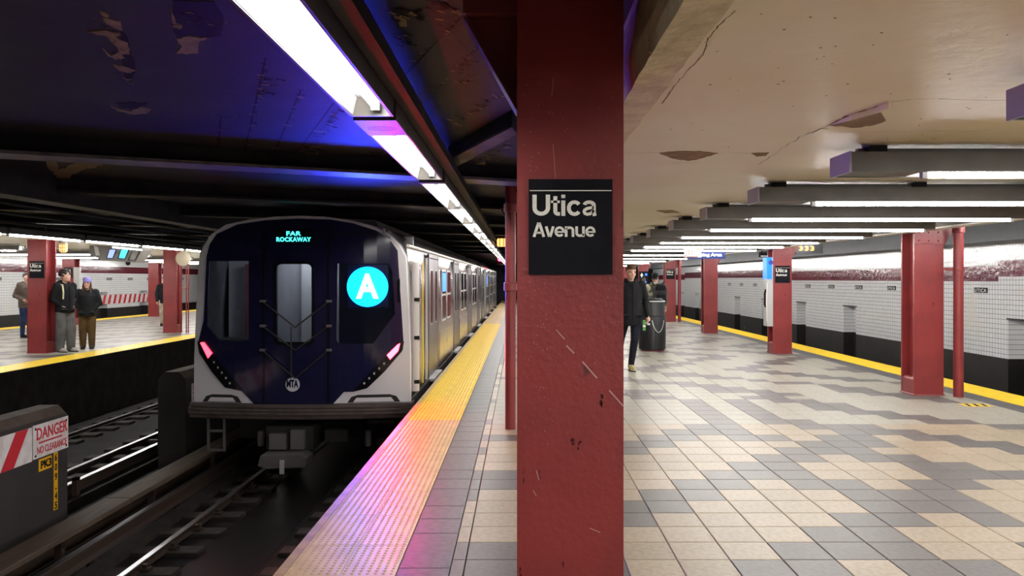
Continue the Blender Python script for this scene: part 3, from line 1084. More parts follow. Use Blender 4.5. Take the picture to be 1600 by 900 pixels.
# the near column carries the big sign
near = thing('steel_column', 'large red steel column carrying the large station name sign', 'column', (.1875, 3.0, 0), 0, 'red columns beside the train track')
part('flange', MB().box(-.010, .385, 3.0, 3.034, 0, ZS + .01), RED, near)
part('flange', MB().box(-.010, .385, 3.35, 3.384, 0, ZS + .01), RED, near)
part('web', MB().box(.09, .29, 3.034, 3.35, 0, ZS + .01), RED, near)
part('base_block', MB().cbox(-.006, .381, 3.004, 3.38, 0, .24, .03), RED, near)
part('gusset_bracket', MB().prism([(-.010, 2.235), (-.215, 2.60), (-.215, ZS), (-.010, ZS)], 'y', 3.14, 3.17), REDD, near)
part('bracket_flange', MB().box(-.215, -.010, 3.06, 3.25, 2.585, ZS), REDD, near)
part('stiffener', MB().prism([(-.012, 2.225), (-.222, 2.595), (-.212, 2.600), (-.004, 2.232)], 'y', 3.10, 3.22), REDD, near)
# scars in its paint
random.seed(5)
for (px, py, w, h, m) in ((938, 625, 9, 20, REDD), (900, 690, 14, 10, REDD), (905, 700, 5, 6, REDD), (843, 740, 2, 12, REDD), (818, 745, 3, 18, REDD), (880, 885, 3, 20, REDD), (814, 890, 5, 20, REDD)):
    for k in range(4):
        c = at(px + random.uniform(-w, w) * .5, py + random.uniform(-h, h) * .5, 3.0)
        s, t = w * random.uniform(.15, .35) * 3.0 / F, h * random.uniform(.15, .35) * 3.0 / F
        P = [(c.x + s * math.cos(a) * random.uniform(.5, 1.2), c.z + t * math.sin(a) * random.uniform(.5, 1.2)) for a in [i * math.pi / 4 for i in range(8)]]
        part('paint_chip', MB().prism(P, 'y', 2.9988, 3.001), mat('chip_brown', (.06, .012, .012), .6), near)
for (a, b, w) in (((865, 120), (862, 150), .8), ((864, 225), (868, 278), .7), ((869, 515), (882, 530), 1.6), ((885, 540), (897, 552), 2.2), ((910, 565), (933, 591), 2.4), ((952, 610), (975, 636), 2.0), ((921, 825), (938, 832), 1.2), ((838, 735), (842, 750), 1.2), ((833, 766), (838, 775), 1)):
    A, B = at(*a, 3.0), at(*b, 3.0)
    d = (B - A).normalized()
    nn = Vector((-d.z, 0, d.x)) * (w * 3.0 / F / 2)
    part('scratch', MB().prism([((A + nn).x, (A + nn).z), ((B + nn).x, (B + nn).z), ((B - nn).x, (B - nn).z), ((A - nn).x, (A - nn).z)], 'y', 2.9985, 3.001), SCUFF, near)
sp = MB()
for i in range(110):
    px = random.choice((random.gauss(846, 8), random.gauss(832, 10), random.uniform(815, 970), random.uniform(815, 970)))
    py = random.choice((random.uniform(130, 280), random.uniform(440, 560), random.uniform(440, 700)))
    c = at(max(812, min(970, px)), py, 3.0)
    sp.tube([(c.x, 3.0005, c.z), (c.x, 2.9985, c.z)], [random.uniform(.0008, .002)] * 2, 5)
o = part('paint_specks', sp, SCUFF, near)
o['kind'] = 'stuff'
for d in (9.3, 15.6, 21.9, 28.2, 34.5):
    column((.19, d, 0), 'red steel column standing behind the large sign column', 'red columns beside the train track hidden behind the first', top=ZS - .3, brk=-1)
# opposite platform columns
LX = -10.26
for i, (x, d, lab) in enumerate(((LX, 17.2, 'red column with name sign beside the couple on the opposite platform'), (LX, 23.75, 'red column with round disc on the opposite platform'), (LX, 30.3, 'red column on the opposite platform behind the train'),
                                 (-15.4, 27.6, 'red column behind the couple, by the far edge of the opposite platform'), (-15.4, 34.0, 'red column behind the hanging screens on the opposite platform'))):
    column((x, d, 0), lab, 'red columns of the opposite platform', top=2.42, brk=0)

# drain pipes


def drain(x, y, r, top, label, collars, arm=None):
    p = thing('drain_pipe', label, 'pipe', (x, y, 0))
    part('pipe', MB().tube([(x, y, 0), (x, y, top)], r, 20), RED, p, smooth=True)
    for z in collars:
        part('collar', MB().tube([(x, y, z - .045), (x, y, z - .04), (x, y, z + .04), (x, y, z + .045)], [r + .004, r + .016, r + .016, r + .004], 20), RED, p, smooth=True)
    if arm:
        part('pipe_bracket', MB().box(min(arm[0], x), max(arm[0], x), y - .015, y + .015, arm[1] - .015, arm[1] + .015).tube([(x, y, arm[1] - .015), (x, y, arm[1] + .015)], r + .012, 16), RED, p)
    return p


drain(-.097, 8.54, .056, ZS, 'slim red drain pipe beside the yellow platform edge', (2.33, 1.50))
drain(5.885, 10.86, .064, 2.72, 'slim red drain pipe beside the bolted red column', (2.24,), (5.70, 1.71))
drain(5.86, 29.7, .06, 2.72, 'slim red drain pipe beside the column behind the trash bin', (2.24,))

# station name signs ---------------------------------------------------


def stroke(mb, pts, w, y, d, ox, oz, sc):
    """flat-ended letter stroke in the xz plane"""
    P = [Vector((a, b)) for a, b in pts]
    L_, R_ = [], []
    for i, p in enumerate(P):
        a, b = P[max(i - 1, 0)], P[min(i + 1, len(P) - 1)]
        t = (b - a).normalized()
        n_ = Vector((-t.y, t.x)) * w / 2
        L_.append(p + n_)
        R_.append(p - n_)
    for i in range(len(P) - 1):
        q = [L_[i], L_[i + 1], R_[i + 1], R_[i]]
        mb.prism([(ox + v.x * sc, oz + v.y * sc) for v in q], 'y', y, y + d)


def ell(cx, cy, rx, ry, a0, a1, n=14):
    return [(cx + rx * math.cos(math.radians(a0 + (a1 - a0) * i / n)), cy + ry * math.sin(math.radians(a0 + (a1 - a0) * i / n))) for i in range(n + 1)]


GLY = {
    'U': (.82, [([(.11, 1), (.11, .40)] + ell(.40, .38, .29, .28, 180, 360) + [(.69, .40), (.69, 1)], .205)]),
    't': (.42, [([(.19, .93), (.19, .24)] + ell(.30, .22, .11, .125, 180, 265, 6) + [(.39, .09)], .19), ([(.0, .665), (.38, .665)], .13)]),
    'i': (.265, [([(.115, 0), (.115, .73)], .19), ([(.115, .84), (.115, 1)], .19)]),
    'c': (.65, [(ell(.335, .367, .245, .285, 38, 322, 20), .185)]),
    'a': (.68, [(ell(.32, .50, .205, .15, 170, 20, 10) + [(.525, .48), (.525, .18), (.56, .0)], .18), ([(.52, .40), (.36, .375), (.22, .34), (.13, .28), (.105, .20), (.14, .115), (.23, .078), (.36, .10), (.46, .17), (.52, .27)], .16)]),
    'A': (.76, [([(.075, 0), (.37, 1)], .20), ([(.705, 0), (.41, 1)], .20), ([(.17, .29), (.61, .29)], .16)]),
    'v': (.62, [([(.09, .73), (.29, 0)], .19), ([(.55, .73), (.35, 0)], .19)]),
    'e': (.655, [(ell(.335, .367, .245, .285, 2, 318, 22), .18), ([(.12, .345), (.66, .345)], .125)]),
    'n': (.66, [([(.105, 0), (.105, .73)], .19), (ell(.325, .46, .215, .19, 165, 0, 10) + [(.54, .40), (.54, 0)], .19)]),
    'u': (.66, [([(.55, .73), (.55, 0)], .19), ([(.115, .73), (.115, .33)] + ell(.33, .27, .215, .19, 180, 345, 10), .19)]),
}


def letters(word, x, z, y, width, height):
    tot = sum(GLY[c][0] for c in word)
    sx = width / tot
    mb = MB()
    cur = 0
    for c in word:
        for pts, w in GLY[c][1]:
            g2 = MB()
            stroke(g2, pts, w * .9, 0, .0015, 0, 0, 1)
            mb.add([(x + (cur + a) * sx, y + b, z + cc * height) for a, b, cc in g2.v], g2.f)
        cur += GLY[c][0]
    return mb


def name_sign(x, z, y, w, h, label, par=None):
    s = thing('station_name_sign', label, 'sign', (x + w / 2, y, z))
    part('panel', MB().box(x, x + w, y - .012, y, z, z + h), BLK, s)
    part('white_rule', MB().box(x + .004, x + w - .004, y - .0135, y - .012, z + h * .875, z + h * .885), WHT, s)
    part('lettering', letters('Utica', x + w * .04, z + h * .615, y - .0135, w * .78, h * .222), WHT, s)
    part('lettering', letters('Avenue', x + w * .05, z + h * .395, y - .0135, w * .745, h * .150), WHT, s)
    return s




A, B = at(826, 429, 2.988), at(957, 280, 2.988)
name_sign(A.x, A.z, 2.999, B.x - A.x, B.z - A.z, 'large black station name sign on the large red column')
name_sign(rowx - .155, 1.50, 17.099, .31, .36, 'black station name sign on the column with the help phone')
name_sign(rowx - .155, 1.58, 29.799, .31, .36, 'black station name sign on the column behind the trash bin')
name_sign(LX - .15, 1.60, 17.199, .31, .36, 'black station name sign on the column beside the couple')
name_sign(-15.4 - .15, 1.62, 27.599, .31, .36, 'black station name sign on the column behind the couple')

# ------------------------------------------------------------------ fluorescent lights


def edge_light(name, label, group, x0, w, y0, L_, z, drop=.045, hang=None, tm=None):
    """trough along the track with one tube"""
    f = thing(name, label, 'light fixture', (x0 + w / 2, y0, z), 0, group)
    t = .012
    h = .11
    x1 = x0 + w
    part('housing', MB().prism([(x0, z), (x0 + t, z), (x0 + .03, z + h - t), (x1 - .03, z + h - t), (x1 - t, z), (x1, z), (x1, z + h), (x0, z + h)], 'y', y0, y0 + L_), STEELD, f)
    part('reflector', MB().prism([(x0 + t, z + .004), (x0 + .032, z + h - t), (x1 - .032, z + h - t), (x1 - t, z + .004), (x1 - t - .004, z + .004), (x1 - .036, z + h - t - .006), (x0 + .036, z + h - t - .006), (x0 + t + .004, z + .004)], 'y', y0 + .01, y0 + L_ - .01), REFLW, f)
    part('end_plate', MB().box(x0, x1, y0, y0 + .012, z, z + h), STEELG, f)
    part('end_plate', MB().box(x0, x1, y0 + L_ - .012, y0 + L_, z, z + h), STEELG, f)
    xt = x0 + w * .62
    part('tube', MB().tube([(xt, y0 + .06, z + drop), (xt, y0 + L_ - .06, z + drop)], .019, 10), tm or TUBEM, f, smooth=True)
    for yy in (y0 + .035, y0 + L_ - .065):
        part('socket', MB().box(xt - .02, xt + .02, yy, yy + .03, z + drop - .025, z + h - t), GREYM, f)
    part('hanger', MB().box(x0 + w * .4, x0 + w * .5, y0 + L_ * .5, y0 + L_ * .5 + .05, z + h, (hang or ZS) + .002), STEELD, f)
    return f


P_ = 2.48
e0 = edge_light('tube_light', 'long fluorescent tube light in a trough above the platform edge by the train', 'tube lights above the near platform edge', -.835, .215, 4.50, 2.02, 2.38)
FL = 2.27
base_e = edge_light('tube_light', 'long fluorescent tube light in a trough above the platform edge by the train', 'tube lights above the near platform edge', -.835, .215, 4.29 + P_ + .05, P_ - .10, 2.38)
for k in range(2, 19):
    dup(base_e, (base_e.location.x, 4.29 + P_ * k + .05, base_e.location.z))
for k in range(-5, 0):
    dup(base_e, (base_e.location.x, 4.29 + P_ * k - .20, base_e.location.z))
# joint boxes between fixtures; the first holds a speaker grille
sp_ = thing('speaker_box', 'small box with oval speaker grille between two edge tube lights', 'speaker', (-.73, 4.1, 2.38))
part('box', MB().cbox(-.835, -.62, 4.06, 4.495, 2.375, 2.49, .004), STEELG, sp_)
gr = MB()
for i in range(-5, 6):
    for j in range(-3, 4):
        if (i / 5.5) ** 2 + (j / 3.5) ** 2 < 1:
            gr.tube([(-.7275 + i * .014, 4.28 + j * .022, 2.3745), (-.7275 + i * .014, 4.28 + j * .022, 2.376)], .0045, 6)
o = part('grille_holes', gr, BLK, sp_)
for k in range(1, 19):
    yy = 4.29 + P_ * k
    if k < 9:
        solo('joint_box', MB().box(-.835, -.62, yy - .05, yy + .05, 2.38, 2.49), STEELD, 'dark metal joint box between two edge tube lights', 'junction box', 'joint boxes of the edge light row')
# conduit trunking beside the row
solo('cable_trunking', MB().box(-.612, -.53, -4, 18.9, 2.46, 2.53), SOOTB, 'dark cable trunking running beside the edge tube lights', 'trunking')

base_l = edge_light('tube_light', 'fluorescent tube light above the opposite platform edge', 'tube lights above the opposite platform edge', -8.98, .20, 9.0, P_ - .1, 2.36, -.012, None, TUBEB)
for k in range(1, 14):
    dup(base_l, (base_l.location.x, 9.0 + P_ * k, base_l.location.z))
base_l = edge_light('tube_light', 'fluorescent tube light above the far edge of the opposite platform', 'tube lights above the far edge of the opposite platform', -16.6, .20, 16.0, P_ - .1, 2.42, -.012, 2.75, TUBEB)
for k in range(1, 13):
    dup(base_l, (base_l.location.x, 16.0 + P_ * k, base_l.location.z))
base_r = edge_light('tube_light', 'fluorescent tube light above the far yellow platform edge', 'tube lights above the far yellow platform edge', 6.15, .20, -6.0, P_ - .1, 2.40, -.015, 2.72, TUBEB)
for k in range(1, 27):
    dup(base_r, (base_r.location.x, -6.0 + P_ * k, base_r.location.z))


def cross_light(y, label, group, xa=1.84, xb=5.0, z=2.18):
    f = thing('ceiling_light', label, 'light fixture', ((xa + xb) / 2, y, z), 0, group)
    h, w, t = .112, .28, .012
    part('housing', MB().prism([(y, z), (y + .02, z), (y + .055, z + h - t), (y + w - .055, z + h - t), (y + w - .02, z), (y + w, z), (y + w, z + h), (y, z + h)], 'x', xa + .012, xb), STEELG, f)
    part('end_cap', MB().cbox(xa, xa + .013, y - .003, y + w + .003, z - .003, z + h + .003, .002), CAPP, f)
    part('reflector', MB().prism([(y + .022, z + .004), (y + .057, z + h - t), (y + w - .057, z + h - t), (y + w - .022, z + .004), (y + w - .026, z + .004), (y + w - .060, z + h - t - .006), (y + .060, z + h - t - .006), (y + .026, z + .004)], 'x', xa + .44, xb - .04), REFLW, f)
    part('blank_plate', MB().box(xa + .015, xa + .43, y + .02, y + w - .02, z + .004, z + .012), STEELG, f)
    part('tube', MB().tube([(xa + .48, y + .10, z - .006), (xb - .1, y + .10, z - .006)], .019, 10), TUBEM, f, smooth=True)
    part('socket', MB().box(xa + .45, xa + .48, y + .08, y + .12, z - .028, z + h - t), GREYM, f)
    part('socket', MB().box(xb - .1, xb - .07, y + .08, y + .12, z - .028, z + h - t), GREYM, f)
    for xx in (xa + .2, xa + 1.3, xb - .4):
        part('hanger', MB().box(xx - .05, xx + .05, y + .08, y + w - .08, z + h, ZC + .002), RUBBER, f)
    part('strut', MB().box(xa + .1, xb - .05, y + .12, y + .16, z + h + .012, z + h + .036), STEELD, f)
    return f


GL = 'ceiling lights hung across the near platform'
LB = 'grey fluorescent ceiling light hung across the cream ceiling'
c0 = cross_light(4.52, LB, GL)
for k in [-6, -5, -4, -3, -2, -1, 1, 2, 3, 4, 5, 6, 7, 9, 11, 13, 15, 18, 21]:
    dup(c0, (c0.location.x, 4.52 + 1.74 * k, c0.location.z))
c1 = cross_light(12, 'fluorescent ceiling light hung across the opposite platform ceiling', 'ceiling lights of the opposite platform', -14.8, -11.4, 2.24)
for k in range(1, 10):
    dup(c1, (c1.location.x, 12 + 3.2 * k, c1.location.z))
# grey trunking along the head of the right columns
tr = thing('cable_trunking', 'long grey trunking along the heads of the red columns by the tiled wall', 'trunking', (5.25, 10, 2.2))
part('channel', MB().box(5.17, 5.33, -5, 50, 2.225, 2.346), STEELG, tr)
part('lip', MB().box(5.165, 5.335, -5, 50, 2.205, 2.225), LINE, tr)
for i in range(12):
    yy = 6 + i * 3.1
    part('clamp', MB().box(5.12, 5.17, yy, yy + .3, 2.26, 2.30), RUBBER, tr)

# ------------------------------------------------------------------ the train
DT = 10.8
fx = lambda px: (px - VX) * DT / F
fz = lambda py: EYE - (py - VY) * DT / F
TC = -2.907           # centre line
HW = 1.44             # half width
BUL = .16


def fy(x):
    t = (x - TC) / HW
    return DT - BUL * (1 - min(1, t * t))


def face(polys_px, y_off, depth, cuts=14, px=True):
    """plate that follows the bowed front; first polygon outer, the others holes"""
    bm = bmesh.new()
    edges = []
    for poly in polys_px:
        P = [(fx(a), fz(b)) if px else (a, b) for a, b in poly]
        vs = [bm.verts.new((a, 0, b)) for a, b in P]
        for i in range(len(vs)):
            edges.append(bm.edges.new((vs[i], vs[(i + 1) % len(vs)])))
    if len(polys_px) == 1:
        bm.faces.new([v for v in bm.verts])
        bmesh.ops.triangulate(bm, faces=bm.faces[:])
    else:
        bmesh.ops.triangle_fill(bm, edges=edges, use_beauty=True)
    xs = [v.co.x for v in bm.verts]
    for i in range(1, cuts):
        xx = min(xs) + (max(xs) - min(xs)) * i / cuts
        bmesh.ops.bisect_plane(bm, geom=bm.verts[:] + bm.edges[:] + bm.faces[:], plane_co=(xx, 0, 0), plane_no=(1, 0, 0))
    bm.normal_update()
    for v in bm.verts:
        v.co.y = fy(v.co.x) + y_off
    bm.verts.index_update()
    mb = MB()
    n = len(bm.verts)
    front = [tuple(v.co) for v in bm.verts]
    back = [(a, b + depth, c) for a, b, c in front]
    fs = [tuple(v.index for v in f.verts) for f in bm.faces]
    allf = list(fs) + [tuple(i + n for i in reversed(f)) for f in fs]
    for e in bm.edges:
        if len(e.link_faces) == 1:
            i, j = e.verts[0].index, e.verts[1].index
            allf.append((i, j, j + n, i + n))
    mb.add(front + back, allf)
    bm.free()
    return mb


def arc(cx, cy, rx, ry, a0, a1, n):
    return [(cx + rx * math.cos(math.radians(a0 + (a1 - a0) * i / n)), cy + ry * math.sin(math.radians(a0 + (a1 - a0) * i / n))) for i in range(n + 1)]


def rrect(x0, y0, x1, y1, r, n=4):
    return arc(x1 - r, y0 + r, r, r, -90, 0, n) + arc(x1 - r, y1 - r, r, r, 0, 90, n) + arc(x0 + r, y1 - r, r, r, 90, 180, n) + arc(x0 + r, y0 + r, r, r, 180, 270, n)


train = thing('subway_train', 'silver subway train with dark blue rear mask and lit blue disc on the near track', 'train', (TC, DT, zr))
# body cross-section (x from centre, z)
half = [(1.44, -.08), (1.445, .30), (1.445, 1.10), (1.42, 1.75), (1.385, 2.00), (1.30, 2.14), (1.15, 2.24), (.85, 2.33), (.45, 2.39), (0, 2.41)]
sec = [(TC + a, b) for a, b in half] + [(TC - a, b) for a, b in reversed(half[:-1])]


def shell(y0, y1, inset=.05):
    mb = MB()
    n = len(sec)
    inn = []
    for (a, b) in sec:
        inn.append((TC + (a - TC) * (1 - inset / 1.44), b - inset if b > .5 else b))
    vs = []
    for (P, y) in ((sec, y0), (sec, y1), (inn, y0), (inn, y1)):
        vs += [(a, y, b) for a, b in P]
    fs = []
    for i in range(n - 1):
        fs += [(i, i + 1, n + i + 1, n + i), (2 * n + i, 3 * n + i, 3 * n + i + 1, 2 * n + i + 1), (i, 2 * n + i, 2 * n + i + 1, i + 1), (n + i, n + i + 1, 3 * n + i + 1, 3 * n + i)]
    fs += [(0, n, 3 * n, 2 * n), (n - 1, 3 * n - 1, 4 * n - 1, 2 * n - 1)]
    return mb.add(vs, fs)


ROOF = mat('train_roof', (0.16, 0.15, 0.155), 0.45, metal=.5)
cars = [(DT + .10, 30.9), (31.5, 51.6)]
XS = TC + 1.445       # side facing the platform
for ci, (ya, yb) in enumerate(cars):
    part('car_body', shell(ya, yb), STAIN, train, smooth=True)
    part('car_floor', MB().box(TC - 1.43, TC + 1.43, ya, yb, -.10, -.02), UNDER, train)
    part('car_underframe', MB().box(TC - 1.2, TC + 1.2, ya + 1.0, yb - .3, -.75, -.10), UNDER, train)
    part('roof_rail', MB().tube([(TC + 1.40, ya, 2.03), (TC + 1.40, yb, 2.03)], .022, 8), LINE, train, label='bright roof-edge rail')
    part('side_sill', MB().box(XS - .03, XS + .012, ya + .05, yb - .05, -.14, -.04), UNDER, train)
    part('roof_cap', MB().prism([(TC - .9, 2.335), (TC - .85, 2.42), (TC, 2.455), (TC + .85, 2.42), (TC + .9, 2.335)], 'y', ya + .6, yb - .4), ROOF, train)
    d0 = ya + 2.15
    for k in range(4):
        yd = d0 + k * 4.95
        fr = part('door_frame', MB().box(XS - .02, XS + .010, yd - .06, yd, -.02, 1.98).box(XS - .02, XS + .010, yd + 1.42, yd + 1.48, -.02, 1.98).box(XS - .02, XS + .006, yd - .06, yd + 1.48, 1.93, 1.99), STAIND, train)
        rec = part('door_recess', MB().box(XS - .03, XS + .002, yd, yd + 1.42, -.02, 1.93), BLACKG, train)
        for s in (0, 1):
            y0, y1 = yd + .012 + s * .70, yd + .012 + s * .70 + .69
            dr = part('door', MB().box(XS - .02, XS + .006, y0, y1, 0, 1.91), STAIND, train)
            part('pane', MB().prism(rrect(y0 + .17, .85, y1 - .17, 1.72, .08), 'x', XS + .004, XS + .008), GLASSD, dr)
            part('pane_trim', MB().prism(rrect(y0 + .15, .83, y1 - .15, 1.74, .09), 'x', XS + .002, XS + .007), LINE, dr)
        part('door_sill', MB().box(XS - .02, XS + .085, yd + .03, yd + 1.40, -.075, -.035), GREYM, train)
        if k < 3:
            y0, y1 = yd + 2.15, yd + 4.05
            for (a, b) in ((y0, y0 + .85), (y0 + 1.05, y1)):
                wn = part('window', MB().prism(rrect(a, .78, b, 1.76, .09), 'x', XS - .005, XS + .004), LINE, train)
                part('pane', MB().prism(rrect(a + .04, 1.30, b - .04, 1.72, .05), 'x', XS + .003, XS + .007), GLASSD, wn)
                part('pane', MB().prism(rrect(a + .04, .82, b - .04, 1.26, .05), 'x', XS + .003, XS + .007), GLASSD, wn)
            if k == 0:
                part('side_sign', MB().box(XS + .004, XS + .010, y0 + .08, y0 + .78, 1.34, 1.70), glow('side_sign_blue', (.03, .16, .9), 1.6), train, label='lit blue side sign')
        # ribbed lower panel between the doors
        if k < 3:
            part('lower_panel', MB().box(XS - .004, XS + .005, yd + 1.75, yd + 4.6, .02, .62), STAIN, train)
            part('emblem', MB().tube([(XS + .004, yd + 3.2, .36), (XS + .008, yd + 3.2, .36)], .05, 12), NAVY, train)
    # cab door and window at the end
    wn = part('window', MB().prism(rrect(ya + .62, .72, ya + 1.02, 1.76, .05), 'x', XS - .004, XS + .004), STAIND, train)
    part('pane', MB().prism(rrect(ya + .66, 1.28, ya + .98, 1.72, .04), 'x', XS + .003, XS + .006), GLASSD, wn)
    part('pane', MB().prism(rrect(ya + .66, .76, ya + .98, 1.22, .04), 'x', XS + .003, XS + .006), GLASSD, wn)
    part('grab_rail', MB().tube([(XS + .05, ya + 1.35, .1), (XS + .05, ya + 1.35, 1.9)], .016, 8), GREYM, train)
    part('panel_seam', MB().box(XS - .002, XS + .004, ya + .30, ya + .31, 0, 1.95).box(XS - .002, XS + .004, ya + 1.55, ya + 1.56, 0, 1.95), UNDER, train)
part('car_end', MB().box(TC - 1.40, TC + 1.40, 30.85, 30.92, -.05, 2.2), UNDER, train)
part('car_end', MB().box(TC - 1.40, TC + 1.40, 31.49, 31.55, -.05, 2.2), UNDER, train)
part('car_link', MB().box(TC - .6, TC + .6, 30.9, 31.5, -.1, 1.9), RUBBER, train)
part('car_end', MB().box(TC - 1.40, TC + 1.40, 51.5, 51.6, -.05, 2.2), UNDER, train)

# rear face: white frame with a big opening, navy mask, windows
outer = [(303, 628), (303.5, 560), (307, 480), (311, 410), (318, 386), (333, 366), (356, 352), (395, 344), (435, 340), (472, 338.5), (512, 340), (550, 345), (582, 353), (606, 365), (624, 382), (634, 402), (638, 480), (641, 560), (641, 628)]
mask = [(402, 628), (383, 609), (356, 604), (334, 580), (313, 551), (311, 535), (320, 500), (325, 401), (330, 382), (342, 366), (376, 351.5), (420, 345.5), (471, 343), (520, 344.5), (555, 350), (590, 361), (610, 374), (622, 392), (627, 470), (631, 535), (630, 546), (602, 580), (576, 605), (555, 610), (541, 610), (525, 628)]
part('face_frame', face([outer, mask], 0, .12, 16), TWHITE, train, label='white frame of the rear face')
wL = [(329, 408), (394, 408), (394, 532), (346, 532), (326, 510), (327, 460)]
wC = rrect(438, 413, 492, 533, 7)
wR = [(540, 412), (608, 412), (614, 425), (618, 490), (585, 536), (532, 536), (528, 530), (530, 412)]
part('navy_mask', face([mask, wL, wC, wR], -.012, .06, 16), NAVY, train, label='glossy navy blue mask')
for nm, w in (('windshield', wL), ('door_window', wC), ('windshield', wR)):
    part(nm, face([w], .01, .012, 4), GLASS, train)
# seams of the end door
part('end_door_edge', face([[(416, 352), (419, 352), (419, 626), (416, 626)]], -.016, .012, 2), BLACKG, train)
part('end_door_edge', face([[(516, 352), (519, 352), (519, 626), (516, 626)]], -.016, .012, 2), BLACKG, train)
part('window_seal', face([rrect(434, 409, 496, 537, 8), wC], -.018, .02, 6), BLACKG, train)
# chains across the end door
for (ya_, yb_) in ((470, 510), (508, 545), (545, 588)):
    pts = []
    for i in range(17):
        t = i / 16
        px = 417 + (519 - 417) * t
        py = ya_ + (yb_ - ya_) * (1 - abs(2 * t - 1))
        x = fx(px)
        pts.append((x, fy(x) - .05, fz(py)))
    part('safety_chain', MB().tube(pts, .011, 6), UNDER, train)
    for px in (417, 519):
        x = fx(px)
        part('chain_eye', MB().box(x - .03, x + .03, fy(x) - .07, fy(x), fz(ya_) - .015, fz(ya_) + .015), COUP, train)
x = fx(462)
part('chain_drop', MB().tube([(x, fy(x) - .055, fz(509)), (x, fy(x) - .055, fz(588))], .010, 6), UNDER, train)
# route disc, destination sign, logo
DISC = glow('route_disc_blue', (0.0, .38, 1.0), 2.6)
cx_, cy_ = 577, 448
part('route_sign', face([arc(cx_, cy_, 31, 31, 0, 350, 35)], -.03, .01, 6), DISC, train, label='glowing blue route disc')
part('route_sign_case', face([[(546, 413), (608, 413), (608, 480), (546, 480)]], .018, .01, 4), mat('sign_case', (.012, .013, .05), .2), train)
rs = glow('route_letter_white', (1, 1, 1), 2.2)
xa = fx(cx_)
part('route_letter', text('A', .3, FACE_CAM, (xa, fy(xa) - .045, fz(466)), height=.325, fit=.29, bold=.008, align='CENTER', depth=.008), rs, train)
LED = glow('led_cyan', (.05, .75, .75), 2.4)
part('destination_panel', face([[(436, 358), (494, 358), (494, 382), (436, 382)]], -.016, .008, 3), BLACKG, train)
xa = fx(465)
part('destination_text', text('FAR', .1, FACE_CAM, (xa, fy(xa) - .03, fz(369.3)), height=.056, fit=.19, bold=.002, align='CENTER', spacing=1.1), LED, train)
part('destination_text', text('ROCKAWAY', .1, FACE_CAM, (xa, fy(xa) - .03, fz(378.5)), height=.058, fit=.45, bold=.002, align='CENTER', spacing=1.1), LED, train)
xa = fx(463)
part('logo', face([arc(463, 598, 11, 11, 0, 345, 23)], -.02, .008, 3), mat('logo_white', (.55, .55, .58), .3), train)
part('logo_letters', text('MTA', .1, FACE_CAM, (fx(463), fy(xa) - .024, fz(602.5)), height=.10, fit=.15, bold=.004, align='CENTER'), NAVY, train)
# tail lights: black slanted strips with lit red ends and white dots
TAIL = glow('tail_light_red', (1.0, .02, .035), 18)
TAIL2 = glow('tail_light_red_dim', (1.0, .02, .035), 7)
part('lamp_strip', face([[(310, 533), (320, 536), (384, 607), (356, 603.5), (334, 580), (313, 551)]], -.02, .02, 4), BLACKG, train)
part('lamp_strip', face([[(632, 533), (622, 536), (556, 608), (576, 604.5), (602, 580), (629, 548)]], -.02, .02, 4), BLACKG, train)
part('tail_light', face([[(315, 535), (321, 534), (335, 551), (328, 559)]], -.028, .01, 2), TAIL2, train, label='dim red tail light')
part('tail_light', face([[(626, 536), (622, 538), (606, 554), (611, 561), (623, 548)]], -.028, .01, 2), TAIL, train, label='bright red tail light')
for i in range(5):
    for (a, b) in (((338, 565), (364, 597)), ((602, 567), (572, 597))):
        px, py = a[0] + (b[0] - a[0]) * i / 4, a[1] + (b[1] - a[1]) * i / 4
        part('marker_lamp', face([arc(px, py, 1.6, 2.0, 0, 300, 5)], -.028, .01, 2), mat('lamp_lens', (.35, .33, .36), .25), train)
# recessed steps in the white corners
for (a, b) in ((318, 382), (546, 626)):
    part('step_recess', face([[(a, 627), (a + 6, 618), (a + 16, 615), (b - 16, 615), (b - 6, 618), (b, 627)]], -.006, .01, 3), UNDER, train)
    part('step_bar', face([[(a + 9, 626), (a + 14, 619.5), (b - 14, 619.5), (b - 9, 626)]], -.014, .012, 3), TWHITE, train)
# anticlimber bumper
for (za, zb, yo) in ((628, 633, -.10), (634, 638, -.13), (639, 643, -.13), (644, 650, -.08)):
    P = [(fx(300), fz(za)), (fx(645), fz(za)), (fx(645), fz(zb)), (fx(300), fz(zb))]
    part('anticlimber', face([P], yo, .3, 14, px=False), ANTI, train)
part('anticlimber_core', face([[(303, 628), (642, 628), (640, 652), (305, 652)]], -.05, .3, 10), UNDER, train)
# lower gear: coupler, hoses, steps, wheels
cx = fx(455)
part('coupler', MB().box(cx - .30, cx + .32, DT - .10, DT + .5, fz(700), fz(664)), UNDER, train)
part('coupler_head', MB().prism([(cx - .31, fz(717)), (cx - .28, fz(702)), (cx + .22, fz(700)), (cx + .31, fz(706)), (cx + .30, fz(719)), (cx - .2, fz(721))], 'y', DT - .42, DT - .05), COUP, train)
part('coupler_box', MB().box(cx - .24, cx - .02, DT - .18, DT - .08, fz(698), fz(674)).box(cx + .04, cx + .22, DT - .18, DT - .08, fz(698), fz(668)), COUP, train)
part('coupler_hook', MB().box(cx - .02, cx + .03, DT - .46, DT - .42, fz(728), fz(708)), GREYM, train)
part('trip_cock', MB().box(cx + .45, cx + .75, DT, DT + .2, fz(690), fz(672)), UNDER, train)
for px in (402, 572):
    x = fx(px)
    w = part('wheel', MB().tube([(x - .07, DT + 1.7, zr + .43), (x + .07, DT + 1.7, zr + .43)], .43, 28), COUP, train, smooth=True)
    part('pilot_pipe', MB().tube([(x, DT + .15, fz(700)), (x, DT + .15, fz(676))], .045, 10), COUP, train)
